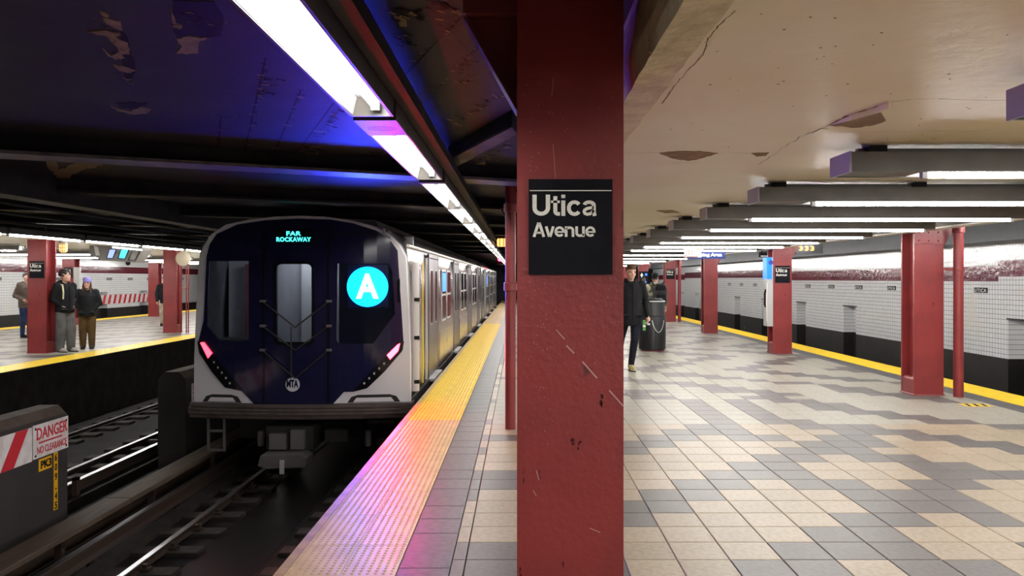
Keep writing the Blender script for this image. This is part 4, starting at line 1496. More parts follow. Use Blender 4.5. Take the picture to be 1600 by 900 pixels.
for k in (0, 1):
    part('axle', MB().tube([(TC - .85, DT + 1.7 + k * 2.1, zr + .43), (TC + .85, DT + 1.7 + k * 2.1, zr + .43)], .08, 10), UNDER, train)
xs_ = (fx(324), fx(349))
stp = MB()
for x in xs_:
    stp.box(x - .014, x + .014, DT + .02, DT + .06, fz(706), fz(650))
for py in (674, 704):
    stp.box(xs_[0], xs_[1], DT + .02, DT + .06, fz(py) - .014, fz(py) + .014)
part('step_ladder', stp, COUP, train)
part('vent_plate', MB().box(fx(576), fx(616), DT - .02, DT, fz(661), fz(656)), UNDER, train)
# handles and mirrors of the white frame
for (pts, r) in ((((602, 358), (603, 365), (612, 372)), .018), (((333, 370), (326, 388)), .018)):
    P = [(fx(a), fy(fx(a)) - .05, fz(b)) for a, b in pts]
    part('grab_handle', MB().tube(P, r, 8), GREYM, train, smooth=True)
part('side_handle', MB().box(fx(622), fx(626), DT - .06, DT - .03, fz(472), fz(436)), BLACKG, train)
# corner barrier tubes with black clips on the platform side
xb_, yb_ = XS + .035, DT + .28
part('corner_barrier', MB().tube([(xb_, yb_, .05), (xb_, yb_, 1.80)], .055, 14), mat('barrier_white', (.55, .52, .51), .4), train, smooth=True)
for zz in (.18, .78, 1.30):
    part('barrier_clip', MB().box(xb_ - .01, xb_ + .058, yb_ - .058, yb_ + .02, zz - .025, zz + .025), RUBBER, train)
part('yellow_stripe', MB().box(XS, XS + .010, DT + 1.35, DT + 1.42, .02, 1.85), mat('stripe_yellow', (.70, .50, .06), .4), train)  # thin upright yellow stripe on the car side
# the cab behind the glass: grey bulkhead, door and seat back, dim cab lamp
part('cab_bulkhead', MB().box(TC - 1.35, TC + 1.35, DT + 1.05, DT + 1.10, 0, 2.2), CABG, train)
part('cab_panel', MB().box(fx(440), fx(462), DT + .98, DT + 1.04, .1, 1.9), mat('cab_light_panel', (.5, .5, .52), .4), train)
part('cab_panel', MB().box(fx(345), fx(362), DT + .95, DT + 1.0, .2, 1.8), mat('cab_maroon_panel', (.16, .06, .07), .5), train)
part('window_dark_panel', MB().box(fx(524), fx(622), DT + .22, DT + .25, fz(540), fz(408)), mat('dark_panel_navy', (.02, .018, .04), .5), train)  # added dark panel that keeps the right windshield dark
part('cab_console', MB().box(TC - 1.3, TC - .55, DT + .25, DT + .8, 0, .75).box(TC + .5, TC + 1.3, DT + .25, DT + .8, 0, .75), UNDER, train)
lamp = part('cab_lamp', MB().box(TC - .4, TC + .4, DT + .45, DT + .55, 2.16, 2.19), glow('cab_lamp_glow', (1, .97, .95), 36.0), train)


def lamp_light(name, kind, loc, energy, col, size, tgt):
    l = bpy.data.lights.new(name, kind)
    l.energy = energy
    l.color = col
    if kind == 'AREA':
        l.shape = 'DISK'
        l.size = size
        l.spread = math.radians(84)
    else:
        l.shadow_soft_size = size
    o = bpy.data.objects.new(name, l)
    o.location = Vector(loc) - Vector(train.location)
    o.rotation_euler = (Vector(tgt) - Vector(loc)).to_track_quat('-Z', 'Y').to_euler()
    o.parent = train
    COL.objects.link(o)
    return o


# light thrown by the route disc and by the bright tail lamp
xa = fx(577)
lamp_light('route_disc_light', 'AREA', (xa, fy(xa) - .09, fz(448)), 20, (.03, .05, 1.0), .5, (-1.35, 6.5, 2.7))
xa = fx(616)
lamp_light('tail_lamp_light', 'AREA', (xa, fy(xa) - .08, fz(547)), 11, (1, .01, .06), .12, (xa + .9, 6.5, -.5))

# red signal far along the track, amber lantern pair
sg = thing('signal_lamp', 'small red signal lamp hanging beyond the edge lights', 'signal', (-1.05, 42, 2.4))
q = at(781, 405, 42)
part('case', MB().box(q.x - .16, q.x + .16, 42.02, 42.25, q.z - .3, ZS), RUBBER, sg)
part('lens', MB().tube([(q.x, 41.97, q.z), (q.x, 42.03, q.z)], .11, 16), glow('signal_red', (1, .02, .05), 14), sg)
am = thing('exit_lantern', 'amber caged lantern pair hanging beside the edge tube lights', 'lantern', (-.55, 20, 2.4))
for px in (781, 787):
    q = at(px, 379, 20)
    ln = part('lantern', MB().rings([(q.z - .10, q.x, 20, .05, .05), (q.z - .07, q.x, 20, .07, .07), (q.z + .06, q.x, 20, .07, .07), (q.z + .1, q.x, 20, .05, .05)], 12), glow('amber_lantern', (1, .48, .14), 1.1), am)
    part('cage_bar', MB().tube([(q.x, 19.92, q.z - .1), (q.x, 19.92, q.z + .1)], .008, 6), RUBBER, ln)
    part('rod', MB().tube([(q.x, 20, q.z + .09), (q.x, 20, ZS)], .012, 6), RUBBER, am)

# ------------------------------------------------------------------ platform furniture
# help phone on the second column
hp = thing('help_phone', 'tall grey help phone with bright blue top on the side of a red column', 'help phone', (5.25, 17.1, .58))
q0, q1 = at(1193, 510, 17.05), at(1213, 402, 17.05)
x0, x1 = q0.x + .09, rowx - .20
part('body', MB().cbox(x0, x1, 17.10, 17.36, q0.z, q1.z, .01), GREYM, hp)
part('blue_top', MB().box(x0 - .012, x1 - .03, 17.07, 17.36, 1.58, q1.z), glow('help_blue', (.0, .16, .9), .9), hp, label='bright blue illuminated top')
part('phone_mark', MB().tube([(x0 + .07, 17.066, 1.93), (x0 + .07, 17.07, 1.93)], .05, 16), mat('deep_blue', (.0, .02, .3), .4), hp)
part('handset', MB().tube([(x0 - .012, 17.14, .98), (x0 - .035, 17.14, 1.04), (x0 - .035, 17.14, 1.28), (x0 - .012, 17.14, 1.36)], .022, 8), BLK, hp, smooth=True)
part('side_rim', MB().tube([(x0, 17.10, q0.z + .1), (x0 - .012, 17.10, 1.0), (x0, 17.10, 1.5)], .012, 6), LINE, hp)
# trash bin
bx, by_, br = 2.93, 17.9, .30
tb = thing('trash_bin', 'round black steel trash bin with domed lid and hanging chain', 'trash bin', (bx, by_, 0))
part('drum', MB().rings([(.035, bx, by_, .285, .285), (.05, bx, by_, .298, .298), (.76, bx, by_, .298, .298), (.775, bx, by_, .29, .29)], 28), BINM, tb, smooth=True)
part('lid', MB().rings([(.77, bx, by_, .28, .28), (.79, bx, by_, .272, .272), (1.06, bx, by_, .272, .272), (1.12, bx, by_, .255, .255), (1.155, bx, by_, .20, .20)], 28), BINM, tb, smooth=True)
part('lid_rim', MB().tube([(bx + .27 * math.cos(a), by_ + .27 * math.sin(a), 1.09) for a in [i * math.pi / 16 for i in range(33)]], .014, 6), GREYM, tb, smooth=True)
part('band', MB().tube([(bx + .292 * math.cos(a), by_ + .292 * math.sin(a), .775) for a in [i * math.pi / 16 for i in range(33)]], .012, 6), RUBBER, tb, smooth=True)
part('base_ring', MB().rings([(0, bx, by_, .26, .26), (.04, bx, by_, .26, .26)], 24), REDD, tb)
part('door_seam', MB().box(bx + .01, bx + .018, by_ - .302, by_ - .296, .05, .75), RUBBER, tb)
pts = []
for i in range(15):
    t = i / 14
    a = math.radians(-100 + 55 * t)
    pts.append((bx + .308 * math.cos(a), by_ + .308 * math.sin(a), .68 - .26 * math.sin(math.pi * t) ** .7))
part('chain', MB().tube(pts, .010, 6), mat('chain_steel', (.5, .5, .5), .35, metal=.8), tb)
part('handle', MB().box(bx - .16, bx - .10, by_ - .33, by_ - .25, .58, .62), GREYM, tb)
# hanging signs
ws = thing('waiting_area_sign', 'dark blue hanging waiting area sign under the cream ceiling', 'sign', (3.95, 17.0, 2.0))
q0, q1 = at(1075, 404.5, 17.0), at(1133, 394, 17.0)
part('panel', MB().box(q0.x, q1.x, 17.0, 17.06, q0.z, q1.z + .02), mat('sign_navy', (.006, .012, .06), .65), ws)
part('lettering', text('Waiting Area', .1, FACE_CAM, (q0.x + .07, 16.995, q0.z + .035), fit=.64, height=.085, bold=.002), WHT, ws)
part('hanger', MB().box(q0.x + .2, q0.x + .24, 17.01, 17.05, q1.z + .02, ZC + .002).box(q1.x - .24, q1.x - .2, 17.01, 17.05, q1.z + .02, ZC + .002), RUBBER, ws)
lb = thing('lit_sign_box', 'small lit box sign hanging in front of the blue waiting area sign', 'sign', (3.4, 16, 2.0))
q0, q1 = at(1073, 402, 16.0), at(1092, 387, 16.0)
part('case', MB().box(q0.x, q1.x + .06, 16.02, 16.25, q0.z, q1.z), REDD, lb)
part('lit_face', MB().box(q0.x + .01, q1.x - .03, 16.005, 16.02, q0.z + .02, q1.z - .02), glow('box_warm', (1, .9, .8), .4), lb)
part('white_edge', MB().box(q1.x - .02, q1.x + .05, 16.0, 16.02, q0.z, q1.z), WHT, lb)
for i in range(3):
    part('grille_bar', MB().box(q0.x + .04 + i * .06, q0.x + .05 + i * .06, 16.0, 16.006, q0.z + .03, q1.z - .04), REDD, lb)
part('hanger', MB().box(q0.x + .15, q0.x + .2, 16.1, 16.15, q1.z, ZC + .002), RUBBER, lb)
# amber digits on a dark countdown box by the help phone
cd = thing('countdown_sign', 'dark countdown display with amber digits beside the help phone column', 'display', (6.1, 17.6, 2.15))
q0, q1 = at(1244, 396, 17.6), at(1286, 380, 17.6)
part('case', MB().box(q0.x, q1.x, 17.6, 17.8, q0.z, q1.z), BEAMD, cd)
part('digits', text('333', .1, FACE_CAM, (q0.x + .06, 17.595, q0.z + .06), fit=.33, height=.10, bold=.002, spacing=1.2), glow('amber_led', (1, .42, .06), 1.6), cd)
part('hanger', MB().box(q0.x + .03, q0.x + .07, 17.65, 17.7, q1.z - .01, 2.722), RUBBER, cd)
db = thing('direction_sign', 'small black lit sign beside the head of the help phone column', 'sign', (5.2, 17, 2.15))
q0, q1 = at(1186, 402, 18.5), at(1208, 394, 18.5)
part('panel', MB().box(q0.x, q1.x, 18.5, 18.56, q0.z, q1.z), BLK, db)
part('text_line', MB().box(q0.x + .04, q1.x - .05, 18.495, 18.5, q0.z + .02, q0.z + .035), WHT, db)
part('hanger', MB().box(q0.x + .05, q0.x + .09, 18.51, 18.55, q1.z, 2.722), RUBBER, db)
# arrow sign on the far column
ar = thing('arrow_sign', 'black sign with white up arrow and blue circle on a red column', 'sign', (rowx, 36.2, 1.55))
part('panel', MB().box(rowx - .20, rowx + .20, 36.185, 36.199, 1.35, 1.92), BLK, ar)
part('arrow', MB().prism([(rowx - .12, 1.62), (rowx - .07, 1.62), (rowx - .07, 1.73), (rowx - .02, 1.73), (rowx - .095, 1.86), (rowx - .17, 1.73), (rowx - .12, 1.73)], 'y', 36.18, 36.185), WHT, ar)
part('blue_circle', MB().tube([(rowx + .10, 36.18, 1.78), (rowx + .10, 36.185, 1.78)], .06, 16), glow('circle_blue', (.02, .2, .9), .5), ar)
part('blue_label', MB().box(rowx - .12, rowx + .12, 36.18, 36.185, 1.40, 1.48), glow('circle_blue', (.02, .2, .9), .5), ar)
# screens on the opposite platform
sc = thing('screen_cabinet', 'grey hanging cabinet with three tilted screens on the opposite platform', 'display', (-10.4, 20.4, 2.0))
DS = 20.4
poly = [(140, 380), (155, 372), (222, 385), (223, 390), (211, 410), (161, 407), (140, 398)]
P = [(at(a, b, DS).x, at(a, b, DS).z) for a, b in poly]
part('cabinet', MB().prism(P, 'y', DS, DS + .5), mat('cabinet_grey', (.13, .12, .11), .45), sc)
part('side_speaker', MB().prism([(at(a, b, DS).x, at(a, b, DS).z) for a, b in ((147, 384), (153, 386), (156, 399), (150, 399))], 'y', DS - .015, DS), GREYM, sc)
for (p, m) in (([(172, 390), (181, 390), (176, 403), (168, 403)], glow('screen_violet', (.22, .3, .9), 1.0)), ([(190, 390), (201, 390), (195, 404), (186, 403)], glow('screen_cyan', (.06, .42, .85), 1.0)), ([(208, 391), (218, 392), (211, 406), (202, 406)], mat('screen_off', (.07, .065, .05), .2))):
    cxp = sum(a for a, b in p) / 4
    cyp = sum(b for a, b in p) / 4
    bz = [(cxp + (a - cxp) * 1.3, cyp + (b - cyp) * 1.15) for a, b in p]
    fr = part('screen_bezel', MB().prism([(at(a, b, DS).x, at(a, b, DS).z) for a, b in bz], 'y', DS - .012, DS), BLK, sc)
    part('screen', MB().prism([(at(a, b, DS).x, at(a, b, DS).z) for a, b in p], 'y', DS - .016, DS - .010), m, fr)
for i in range(9):
    q = at(178 + i * 5.3, 386.5 + i * .5, DS)
    part('lamp_spot', MB().box(q.x - .03, q.x + .03, DS - .03, DS, q.z - .022, q.z + .022), glow('spot_white', (1, .98, .95), 1.6), sc)
part('hanger', MB().box(P[1][0] + .2, P[1][0] + .26, DS + .2, DS + .26, P[1][1] - .1, 2.422).box(P[2][0] - .3, P[2][0] - .24, DS + .2, DS + .26, P[2][1] - .1, 2.422), RUBBER, sc)
part('camera_dome', MB().ball((at(197, 412, DS).x, DS + .1, at(197, 411, DS).z), .06, n=10, m=6), RUBBER, sc, smooth=True)
# caged lamp
q = at(99, 386, 17.9)
cg = thing('caged_lamp', 'amber caged lamp beside the column head on the opposite platform', 'lamp', (q.x, 17.9, q.z - .12))
part('lens', MB().rings([(q.z - .12, q.x, 17.9, .05, .05), (q.z - .09, q.x, 17.9, .08, .08), (q.z + .08, q.x, 17.9, .085, .085)], 12), glow('cage_amber', (1, .55, .2), .9), cg)
part('cap', MB().rings([(q.z + .07, q.x, 17.9, .10, .10), (q.z + .15, q.x, 17.9, .09, .09)], 12), GREYM, cg)
for i in range(5):
    xx = q.x - .085 + i * .0425
    part('cage_bar', MB().tube([(xx, 17.80, q.z - .12), (xx, 17.80, q.z + .1)], .006, 6), mat('cage_brown', (.2, .09, .03), .5), cg)
for i in range(3):
    part('cage_bar', MB().tube([(q.x - .09, 17.80, q.z - .09 + i * .07), (q.x + .09, 17.80, q.z - .09 + i * .07)], .006, 6), MATS['cage_brown'], cg)
part('stem', MB().tube([(q.x, 17.9, q.z + .14), (q.x, 17.9, 2.422)], .02, 8), RUBBER, cg)
# round disc on pole
q = at(286, 404, 23.6)
dc = thing('round_mirror', 'round beige convex mirror on thin red poles beside a column of the opposite platform', 'mirror', (q.x, 23.6, 0))
part('disc', MB().xf(Matrix()).tube([(q.x, 23.66, q.z), (q.x, 23.60, q.z), (q.x, 23.56, q.z)], [.16, .22, .14], 24), mat('disc_beige', (.5, .44, .33), .4), dc, smooth=True)
for dx in (-.10, .08, .14):
    part('pole', MB().tube([(q.x + dx, 23.64, 0), (q.x + dx, 23.64, q.z)], .018, 8), RED, dc)
part('clip', MB().box(q.x - .12, q.x + .16, 23.62, 23.66, 1.3, 1.33), RED, dc)
q = at(117, 440, 27.4)
solo('pale_panel', MB().cbox(q.x - .10, q.x + .10, 27.5, 27.6, .9, 1.98, .01), GREYM, 'narrow pale grey panel beside the column behind the couple', 'panel')

# ------------------------------------------------------------------ people


def remesh(mb, name, m, voxel, smooth=2):
    me0 = mb.mesh('tmp', m)
    o = bpy.data.objects.new('tmp', me0)
    COL.objects.link(o)
    r = o.modifiers.new('r', 'REMESH')
    r.mode = 'VOXEL'
    r.voxel_size = voxel
    if smooth:
        s = o.modifiers.new('s', 'SMOOTH')
        s.factor = .5
        s.iterations = smooth
    dg = bpy.context.evaluated_depsgraph_get()
    dg.update()
    me = bpy.data.meshes.new_from_object(o.evaluated_get(dg))
    me.name = name
    me.materials.clear()
    me.materials.append(m)
    me.polygons.foreach_set('use_smooth', [True] * len(me.polygons))
    bpy.data.objects.remove(o)
    bpy.data.meshes.remove(me0)
    return me


def limb(mb, pts, rad, n=12):
    """rounded limb: tube with ball joints"""
    mb.tube(pts, rad, n)
    for p, r in zip(pts, rad):
        r = r if not isinstance(r, tuple) else min(r)
        mb.ball(p, r * .995, n=10, m=8)


SKIN = mat('skin', (.56, .33, .25), .5, col2=(.50, .28, .21), scale=8)
HAIRB = mat('hair_brown', (.10, .06, .035), .6, bump=.5, bscale=60)
HAIRD = mat('hair_dark', (.014, .010, .009), .5, bump=.6, bscale=50)
EYE_W = mat('eye_white', (.6, .58, .55), .3)
LIP = mat('lips', (.38, .15, .13), .5)


def cloth(name, c, c2=None):
    return mat(name, c, .8, col2=c2 or tuple(v * .6 for v in c), scale=5, bump=.35, bscale=9, spec=.2)


def person(label, loc, rz, H=1.75, top=None, legs=None, shoe=None, hair=HAIRD, arms=None, feet=None, head_yaw=0., head_pitch=0., coat_len=.0,
           hairstyle='short', hat=None, collar=True, wide=1.0, pant_w=1.0, hood=False, voxel=.009):
    """a figure that faces -y before it is turned by rz"""
    p = thing('person', label, 'person', loc, rz)
    k = H / 1.75
    S = lambda *v: tuple(a * k for a in v)
    # joints (right = -x side of the viewer's left when facing us)
    feet = feet or {'l': (-.10, 0, 0), 'r': (.10, 0, 0)}
    arms = arms or {}
    J = {}
    for s, sg_ in (('l', -1), ('r', 1)):
        f = feet[s]
        J['hip' + s] = (sg_ * .095, 0, .90)
        J['ank' + s] = (f[0], f[1] + .02, f[2] + .085)
        kn = Vector(J['hip' + s]).lerp(Vector(J['ank' + s]), .5) + Vector((0, f[3] if len(f) > 3 else -.02, .01))
        J['kne' + s] = tuple(kn)
        J['sho' + s] = (sg_ * .185, 0.0, 1.415)
        e, h = arms.get(s, ((sg_ * .25, .03, 1.13), (sg_ * .25, -.06, .88)))
        J['elb' + s], J['han' + s] = e, h
    body = MB()
    head = MB()
    # head around its own centre (0,0,0 = middle of the head), height .235
    hr = [(-.118, -.035, .028, .030), (-.108, -.030, .045, .050), (-.085, -.018, .058, .075), (-.05, -.006, .067, .090), (-.01, 0, .072, .096), (.03, .004, .076, .100), (.065, .008, .074, .096), (.095, .010, .058, .076), (.112, .010, .034, .045), (.118, .010, .012, .015)]
    head.rings([(z, 0, cy, rx, ry) for z, cy, rx, ry in hr], 20)
    head.ball((0, -.103, -.018), .013, .018, .012)
    head.tube([(0, -.088, .018), (0, -.108, -.016)], [.008, .012], 8)
    head.ball((0, -.082, -.058), .022, .016, .010)
    head.ball((0, -.084, -.098), .020, .018, .016)
    for sg_ in (-1, 1):
        head.ball((sg_ * .074, .008, -.008), .010, .020, .030)
        head.ball((sg_ * .034, -.080, .028), .022, .012, .008)
        head.ball((sg_ * .040, -.062, -.030), .024, .022, .024)
    HM = Matrix.Translation((0, -.02, 1.632)) @ Matrix.Rotation(head_yaw, 4, 'Z') @ Matrix.Rotation(head_pitch, 4, 'X')
    head.xf(HM)
    body.v += head.v
    body.f += [f for f in head.f]
    body.mi += head.mi
    # neck and trunk
    body.tube([(0, .012, 1.40), (0, .004, 1.48), (0, -.008, 1.57)], [.062, .052, .052], 14)
    body.rings([(.86, 0, 0, .12, .085), (.95, 0, 0, .145, .095), (1.08, 0, 0, .125, .085), (1.25, 0, 0, .145, .095), (1.38, 0, .005, .15, .085), (1.44, 0, .01, .09, .055)], 18)
    for s, sg_ in (('l', -1), ('r', 1)):
        limb(body, [J['hip' + s], J['kne' + s], J['ank' + s]], [.070, .048, .034])
        limb(body, [(sg_ * .12, 0, 1.41), J['sho' + s], J['elb' + s], J['han' + s]], [.05, .046, .036, .024])
        # hand: palm, four curled fingers and a thumb off its side
        h = Vector(J['han' + s])
        d = (h - Vector(J['elb' + s])).normalized()
        side = Vector((0, 1, 0)) - d * d.y
        side.normalize()
        nrm = d.cross(side)
        nrm *= -sg_ if nrm.x * -sg_ < 0 and False else 1
        inn = Vector((-sg_, 0, 0)) - d * (-sg_ * d.x)
        inn.normalize()
        pc = h + d * .045
        body.tube([tuple(h), tuple(pc), tuple(h + d * .088)], [(.024, .022), (.038, .017), (.038, .015)], 10)
        for i in range(4):
            b_ = h + d * .080 + side * (.027 - .018 * i)
            ln = (.060, .070, .066, .050)[i]
            m1 = b_ + d * ln * .45 + inn * .012
            m2 = m1 + d * ln * .30 + inn * .026
            m3 = m2 + d * ln * .08 + inn * .026
            limb(body, [tuple(b_), tuple(m1), tuple(m2), tuple(m3)], [.0095, .0092, .0085, .0078], 8)
        tb_ = h + d * .025 - side * .030
        limb(body, [tuple(tb_), tuple(tb_ - side * .028 + d * .025 + inn * .012), tuple(tb_ - side * .030 + d * .055 + inn * .026)], [.013, .011, .009], 8)
        # foot
        a = Vector(J['ank' + s])
        body.tube([tuple(a), (a.x, a.y - .02, a.z - .045), (a.x, a.y - .12, a.z - .06)], [.034, .036, .028], 10)
    body.xf(Matrix.Diagonal((k, k, k, 1)))
    bo = link('body', remesh(body, 'body', SKIN, voxel, 1), p)
    # face details
    fm = MB()
    for sg_ in (-1, 1):
        fm.ball((sg_ * .032, -.089, .012), .011, .006, .006, 10, 6)
    link('eyes', fm.xf(Matrix.Diagonal((k, k, k, 1)) @ HM).mesh('eyes', HAIRD, smooth=True), bo)
    fm = MB()
    for sg_ in (-1, 1):
        fm.tube([(sg_ * .015, -.093, .030), (sg_ * .034, -.092, .036), (sg_ * .052, -.080, .032)], [.004, .005, .003], 6)
    link('eyebrows', fm.xf(Matrix.Diagonal((k, k, k, 1)) @ HM).mesh('eyebrows', hair), bo)
    fm = MB().tube([(-.022, -.091, -.056), (0, -.098, -.058), (.022, -.091, -.056)], [.003, .006, .003], 6)
    link('mouth', fm.xf(Matrix.Diagonal((k, k, k, 1)) @ HM).mesh('mouth', LIP), bo)
    # hair
    KM = Matrix.Diagonal((k, k, k, 1)) @ HM
    hm = MB()
    if hairstyle == 'short':
        hm.rings([(-.02, 0, .035, .074, .078), (.03, 0, .030, .083, .086), (.06, 0, .012, .083, .104), (.09, 0, .006, .074, .098), (.118, 0, .004, .055, .075), (.132, 0, .002, .025, .04)], 18)
        hm.ball((0, -.06, .10), .055, .04, .03)
        hm.ball((.02, -.05, .115), .045, .04, .024)
    elif hairstyle == 'curly':
        rnd = random.Random(4)
        for i in range(90):
            a, b = rnd.uniform(0, 6.283), rnd.uniform(-.25, 1)
            x, y, z = .085 * math.cos(a) * math.sqrt(1 - min(1, b * b) * .8), .105 * math.sin(a) * math.sqrt(1 - min(1, b * b) * .8) + .015, .03 + .10 * b
            if y < -.05 and z < .05:
                continue
            hm.ball((x, y, z), rnd.uniform(.022, .034), n=8, m=6)
    elif hairstyle == 'long':
        hm.rings([(-.02, 0, .035, .076, .080), (.03, 0, .028, .084, .088), (.07, 0, .010, .082, .104), (.1, 0, .006, .068, .09), (.128, 0, .004, .03, .05)], 18)
        for sg_ in (-1, 1):
            hm.tube([(sg_ * .074, .0, .04), (sg_ * .085, -.02, -.06), (sg_ * .085, -.055, -.16), (sg_ * .075, -.08, -.25)], [.022, .028, .030, .012], 10)
    hm.xf(KM)
    link('hair', remesh(hm, 'hair', hair, .008, 1), p)
    if hat:
        hb = MB().rings([(.035, 0, .006, .090, .112), (.05, 0, .006, .096, .118), (.075, 0, .006, .096, .118), (.08, 0, .006, .090, .112), (.11, 0, .01, .088, .108), (.15, 0, .016, .07, .085), (.172, 0, .02, .035, .045)], 22).xf(KM)
        link('beanie', remesh(hb, 'beanie', hat, .008, 1), p)
    # jacket
    jk = MB()
    w = wide
    lo = .80 - coat_len
    jk.rings([(lo, 0, .0, .175 * w, .135 * w), (lo + .03, 0, 0, .182 * w, .142 * w), (.95, 0, 0, .185 * w, .142 * w), (1.08, 0, 0, .178 * w, .135 * w), (1.22, 0, 0, .188 * w, .138 * w), (1.34, 0, .004, .198 * w, .13 * w), (1.42, 0, .008, .17 * w, .105), (1.475, 0, .012, .095, .075)], 22)
    for s, sg_ in (('l', -1), ('r', 1)):
        so = Vector(J['sho' + s])
        el, ha = Vector(J['elb' + s]), Vector(J['han' + s])
        limb(jk, [(sg_ * .11, .004, 1.40), tuple(so), tuple(so.lerp(el, .5)), tuple(el), tuple(el.lerp(ha, .55)), tuple(el.lerp(ha, .98))], [.075, .078 * w, .070 * w, .062 * w, .056, .047])
        # pocket flaps
        jk.box(sg_ * .12 - .055, sg_ * .12 + .055, -.150 * w, -.11, .90, .925)
    if collar:
        jk.tube([(.085 * math.cos(a), .012 + .080 * math.sin(a), 1.475 + (.025 if math.sin(a) > -.3 else -.01)) for a in [math.radians(-60 + i * 15) for i in range(21)]], .026, 8)
    if hood:
        jk.ball((0, .105, 1.47), .12, .07, .085)
        jk.tube([(-.10, .02, 1.47), (-.08, .10, 1.50), (0, .13, 1.51), (.08, .10, 1.50), (.10, .02, 1.47)], .04, 8)
    jk.xf(Matrix.Diagonal((k, k, k, 1)))
    jo = link('jacket', remesh(jk, 'jacket', top, .012, 2), p)
    z0, z1 = lo + .04, 1.44
    fm = MB()
    for i in range(12):
        z = z0 + (z1 - z0) * i / 12
        yy = -.139 * w
        fm.box(-.004, .004, yy - .012, yy + .02, z, z + (z1 - z0) / 12 - .002)
    link('zip', fm.xf(Matrix.Diagonal((k, k, k, 1))).mesh('zip', RUBBER), jo)
    # trousers
    pt = MB()
    pt.rings([(.78, 0, 0, .14, .10), (.90, 0, 0, .165, .118), (.99, 0, 0, .155, .11), (1.02, 0, 0, .14, .10)], 18)
    for s in 'lr':
        hp_, kn_, an_ = Vector(J['hip' + s]), Vector(J['kne' + s]), Vector(J['ank' + s])
        limb(pt, [tuple(hp_), tuple(hp_.lerp(kn_, .5)), tuple(kn_), tuple(kn_.lerp(an_, .5)), tuple(an_ + Vector((0, 0, -.02)))],
             [.100, .088 * (.5 + .5 * pant_w), .072 * pant_w, .064 * pant_w, .054 * pant_w])
    pt.xf(Matrix.Diagonal((k, k, k, 1)))
    link('trousers', remesh(pt, 'trousers', legs, .011, 2), p)
    # shoes
    for s in 'lr':
        f = feet[s]
        sh = MB()
        sh.rings([(.0, 0, -.055, .046, .138), (.02, 0, -.055, .050, .142), (.045, 0, -.05, .049, .135), (.075, 0, -.025, .043, .10), (.10, 0, .018, .043, .055), (.125, 0, .03, .042, .046)], 18)
        M = Matrix.Diagonal((k, k, k, 1)) @ Matrix.Translation((f[0], f[1], f[2])) @ (Matrix.Rotation(f[4], 4, 'X') if len(f) > 4 else Matrix())
        sh.xf(M)
        so_ = link('shoe', remesh(sh, 'shoe', shoe, .008, 1), p)
        sl = MB().rings([(0, 0, -.055, .050, .143), (.004, 0, -.055, .054, .147), (.022, 0, -.055, .053, .146)], 18).xf(M)
        link('sole', sl.mesh('sole', mat('shoe_sole', (.03, .03, .03), .7), smooth=True), so_)
    return p


BLACKJ = cloth('black_jacket', (.005, .005, .007), (.010, .010, .013))
# man walking towards us, half behind the big column
P0 = person('man in black jacket and navy trousers walking past the big red column', (1.92, 14.0, 0), math.radians(8), 1.83, BLACKJ, cloth('navy_trousers', (.006, .007, .014), (.010, .011, .02)),
            mat('olive_trainers', (.27, .22, .08), .6, col2=(.5, .45, .25), scale=25, amount=(.5, .6)), HAIRB,
            arms={'l': ((-.25, .05, 1.14), (-.26, -.05, .90)), 'r': ((.27, .03, 1.14), (.27, -.07, .90))},
            feet={'l': (-.13, .30, .06, .03, -.5), 'r': (-.01, -.06, 0, -.06)}, head_yaw=.10, head_pitch=.28, coat_len=.06, pant_w=.92, voxel=.007)
gl = thing('green_card', 'small green card held in the walking man\'s hand', 'card', (2.13, 13.9, .85))
part('card', MB().box(2.105, 2.155, 13.84, 13.848, .70, .88), mat('card_green', (.05, .22, .04), .5), gl)
part('white_stripe', MB().box(2.105, 2.155, 13.837, 13.841, .76, .79), WHT, gl)
# commuter with backpack, seen from behind, beyond the bin
CAMO = mat('mottled_jacket', (.40, .38, .27), .8, col2=(.12, .12, .09), scale=9, amount=(.48, .54), bump=.3, bscale=12)
P1 = person('commuter in mottled jacket, black beanie and backpack behind the trash bin', (3.38, 20.2, 0), math.radians(180 - 14), 1.70, CAMO, cloth('grey_trousers', (.05, .05, .055)), BLK, HAIRD,
            hat=cloth('black_beanie', (.01, .01, .012)), hood=True, wide=1.12)
bp = thing('backpack', 'grey and black backpack worn by the commuter behind the trash bin', 'backpack', (3.44, 19.9, .95))
bpm = MB().rings([(.98, 3.46, 19.93, .15, .08), (1.0, 3.46, 19.93, .17, .10), (1.2, 3.46, 19.93, .175, .11), (1.38, 3.46, 19.93, .16, .10), (1.46, 3.46, 19.93, .11, .07)], 20, power=3)
part('main_bag', bpm, cloth('backpack_grey', (.035, .035, .04), (.07, .07, .075)), bp, smooth=True)
part('pocket', MB().rings([(1.02, 3.47, 19.83, .11, .04), (1.05, 3.47, 19.83, .12, .05), (1.18, 3.47, 19.83, .115, .045), (1.21, 3.47, 19.83, .10, .03)], 16, power=3), cloth('backpack_black', (.014, .014, .016)), bp, smooth=True)
part('top_flap', MB().rings([(1.30, 3.46, 19.86, .13, .06), (1.34, 3.46, 19.86, .14, .07), (1.42, 3.46, 19.89, .12, .07), (1.47, 3.46, 19.93, .08, .05)], 16, power=3), MATS['backpack_black'], bp, smooth=True)
for s in (-1, 1):
    part('strap', MB().tube([(3.46 + s * .12, 19.97, 1.40), (3.44 + s * .14, 20.06, 1.47), (3.42 + s * .15, 20.2, 1.48)], .022, 8), MATS['backpack_black'], bp)
# second commuter in dark coat further off
P2 = person('commuter in dark coat standing beyond the backpack wearer', (3.28, 21.6, 0), math.radians(150), 1.62, cloth('dark_coat', (.016, .016, .02)), cloth('dark_trousers', (.02, .02, .022)), BLK, HAIRD, hood=True, voxel=.012)
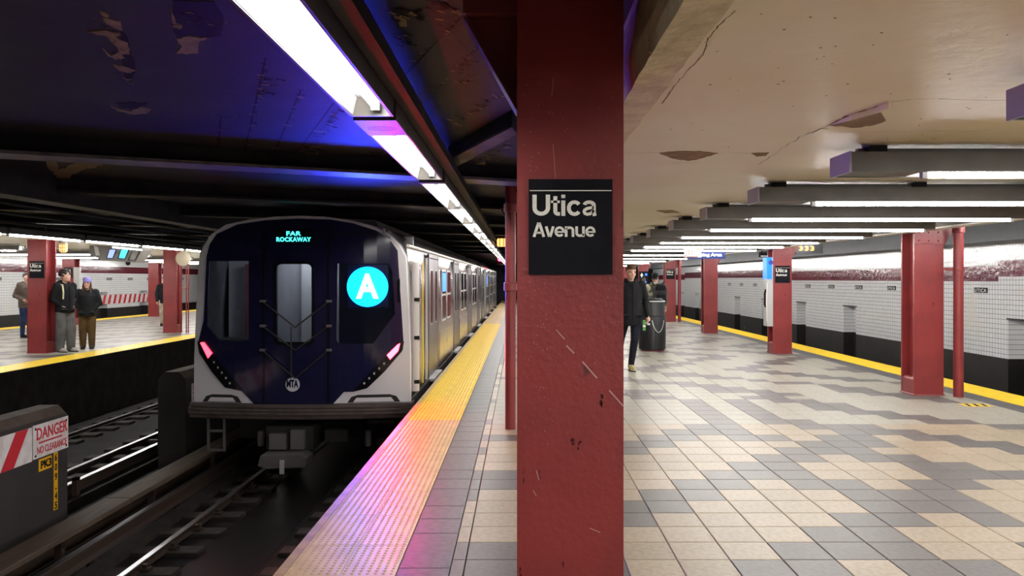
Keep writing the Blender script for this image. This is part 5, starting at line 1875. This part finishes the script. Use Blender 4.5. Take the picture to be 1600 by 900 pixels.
# the couple across the tracks
P3 = person('curly-haired young man in black jacket and wide grey trousers leaning at the column', (-9.86, 17.55, 0), math.radians(66), 1.76, BLACKJ, cloth('wide_grey_trousers', (.13, .13, .135), (.09, .09, .095)), mat('pale_shoes', (.30, .27, .24), .6), HAIRD,
            arms={'l': ((-.25, .04, 1.14), (-.14, -.06, .99)), 'r': ((.25, .04, 1.14), (.14, -.06, .99))}, feet={'l': (-.10, 0, 0), 'r': (.10, -.08, 0)}, hairstyle='curly', head_yaw=math.radians(25), hood=True, wide=1.1, pant_w=1.55, coat_len=-.05)
part('backpack_strap', MB().tube([(-.14, -.135, 1.15), (-.145, -.150, 1.30), (-.13, -.10, 1.45), (-.12, .05, 1.47)], .016, 8), mat('strap_cream', (.55, .52, .36), .6), P3, local=True)
P4 = person('woman in purple beanie, dark jacket and brown trousers beside the curly-haired man', (-9.80, 18.35, 0), math.radians(22), 1.58, cloth('charcoal_jacket', (.016, .018, .021)), cloth('brown_trousers', (.13, .085, .035), (.09, .055, .02)), mat('dark_boots', (.03, .022, .018), .6), mat('hair_auburn', (.08, .04, .025), .6),
            arms={'l': ((-.27, .03, 1.15), (-.15, -.06, .97)), 'r': ((.27, .03, 1.15), (.15, -.06, .97))}, hairstyle='long', hat=cloth('purple_beanie', (.28, .24, .58), (.22, .18, .48)), wide=1.2, pant_w=1.35, hood=True, coat_len=-.02, head_yaw=-.1)
# two more on the opposite platform
P5 = person('person in brown jacket and blue jeans half behind the opposite platform column', (-13.35, 21.9, 0), math.radians(70), 1.75, cloth('brown_jacket', (.11, .085, .07)), cloth('blue_jeans', (.02, .035, .09), (.012, .02, .06)), BLK, HAIRD,
            arms={'l': ((-.26, .08, 1.13), (-.2, -.12, 1.02)), 'r': ((.26, .08, 1.13), (.2, -.12, 1.02))}, wide=1.1, voxel=.011)
P6 = person('person in dark jacket and cream trousers mostly behind the second column', (-11.98, 27.3, 0), math.radians(30), 1.66, cloth('dark_jacket', (.016, .017, .022)), cloth('cream_trousers', (.48, .42, .32)), BLK, HAIRD, voxel=.012)
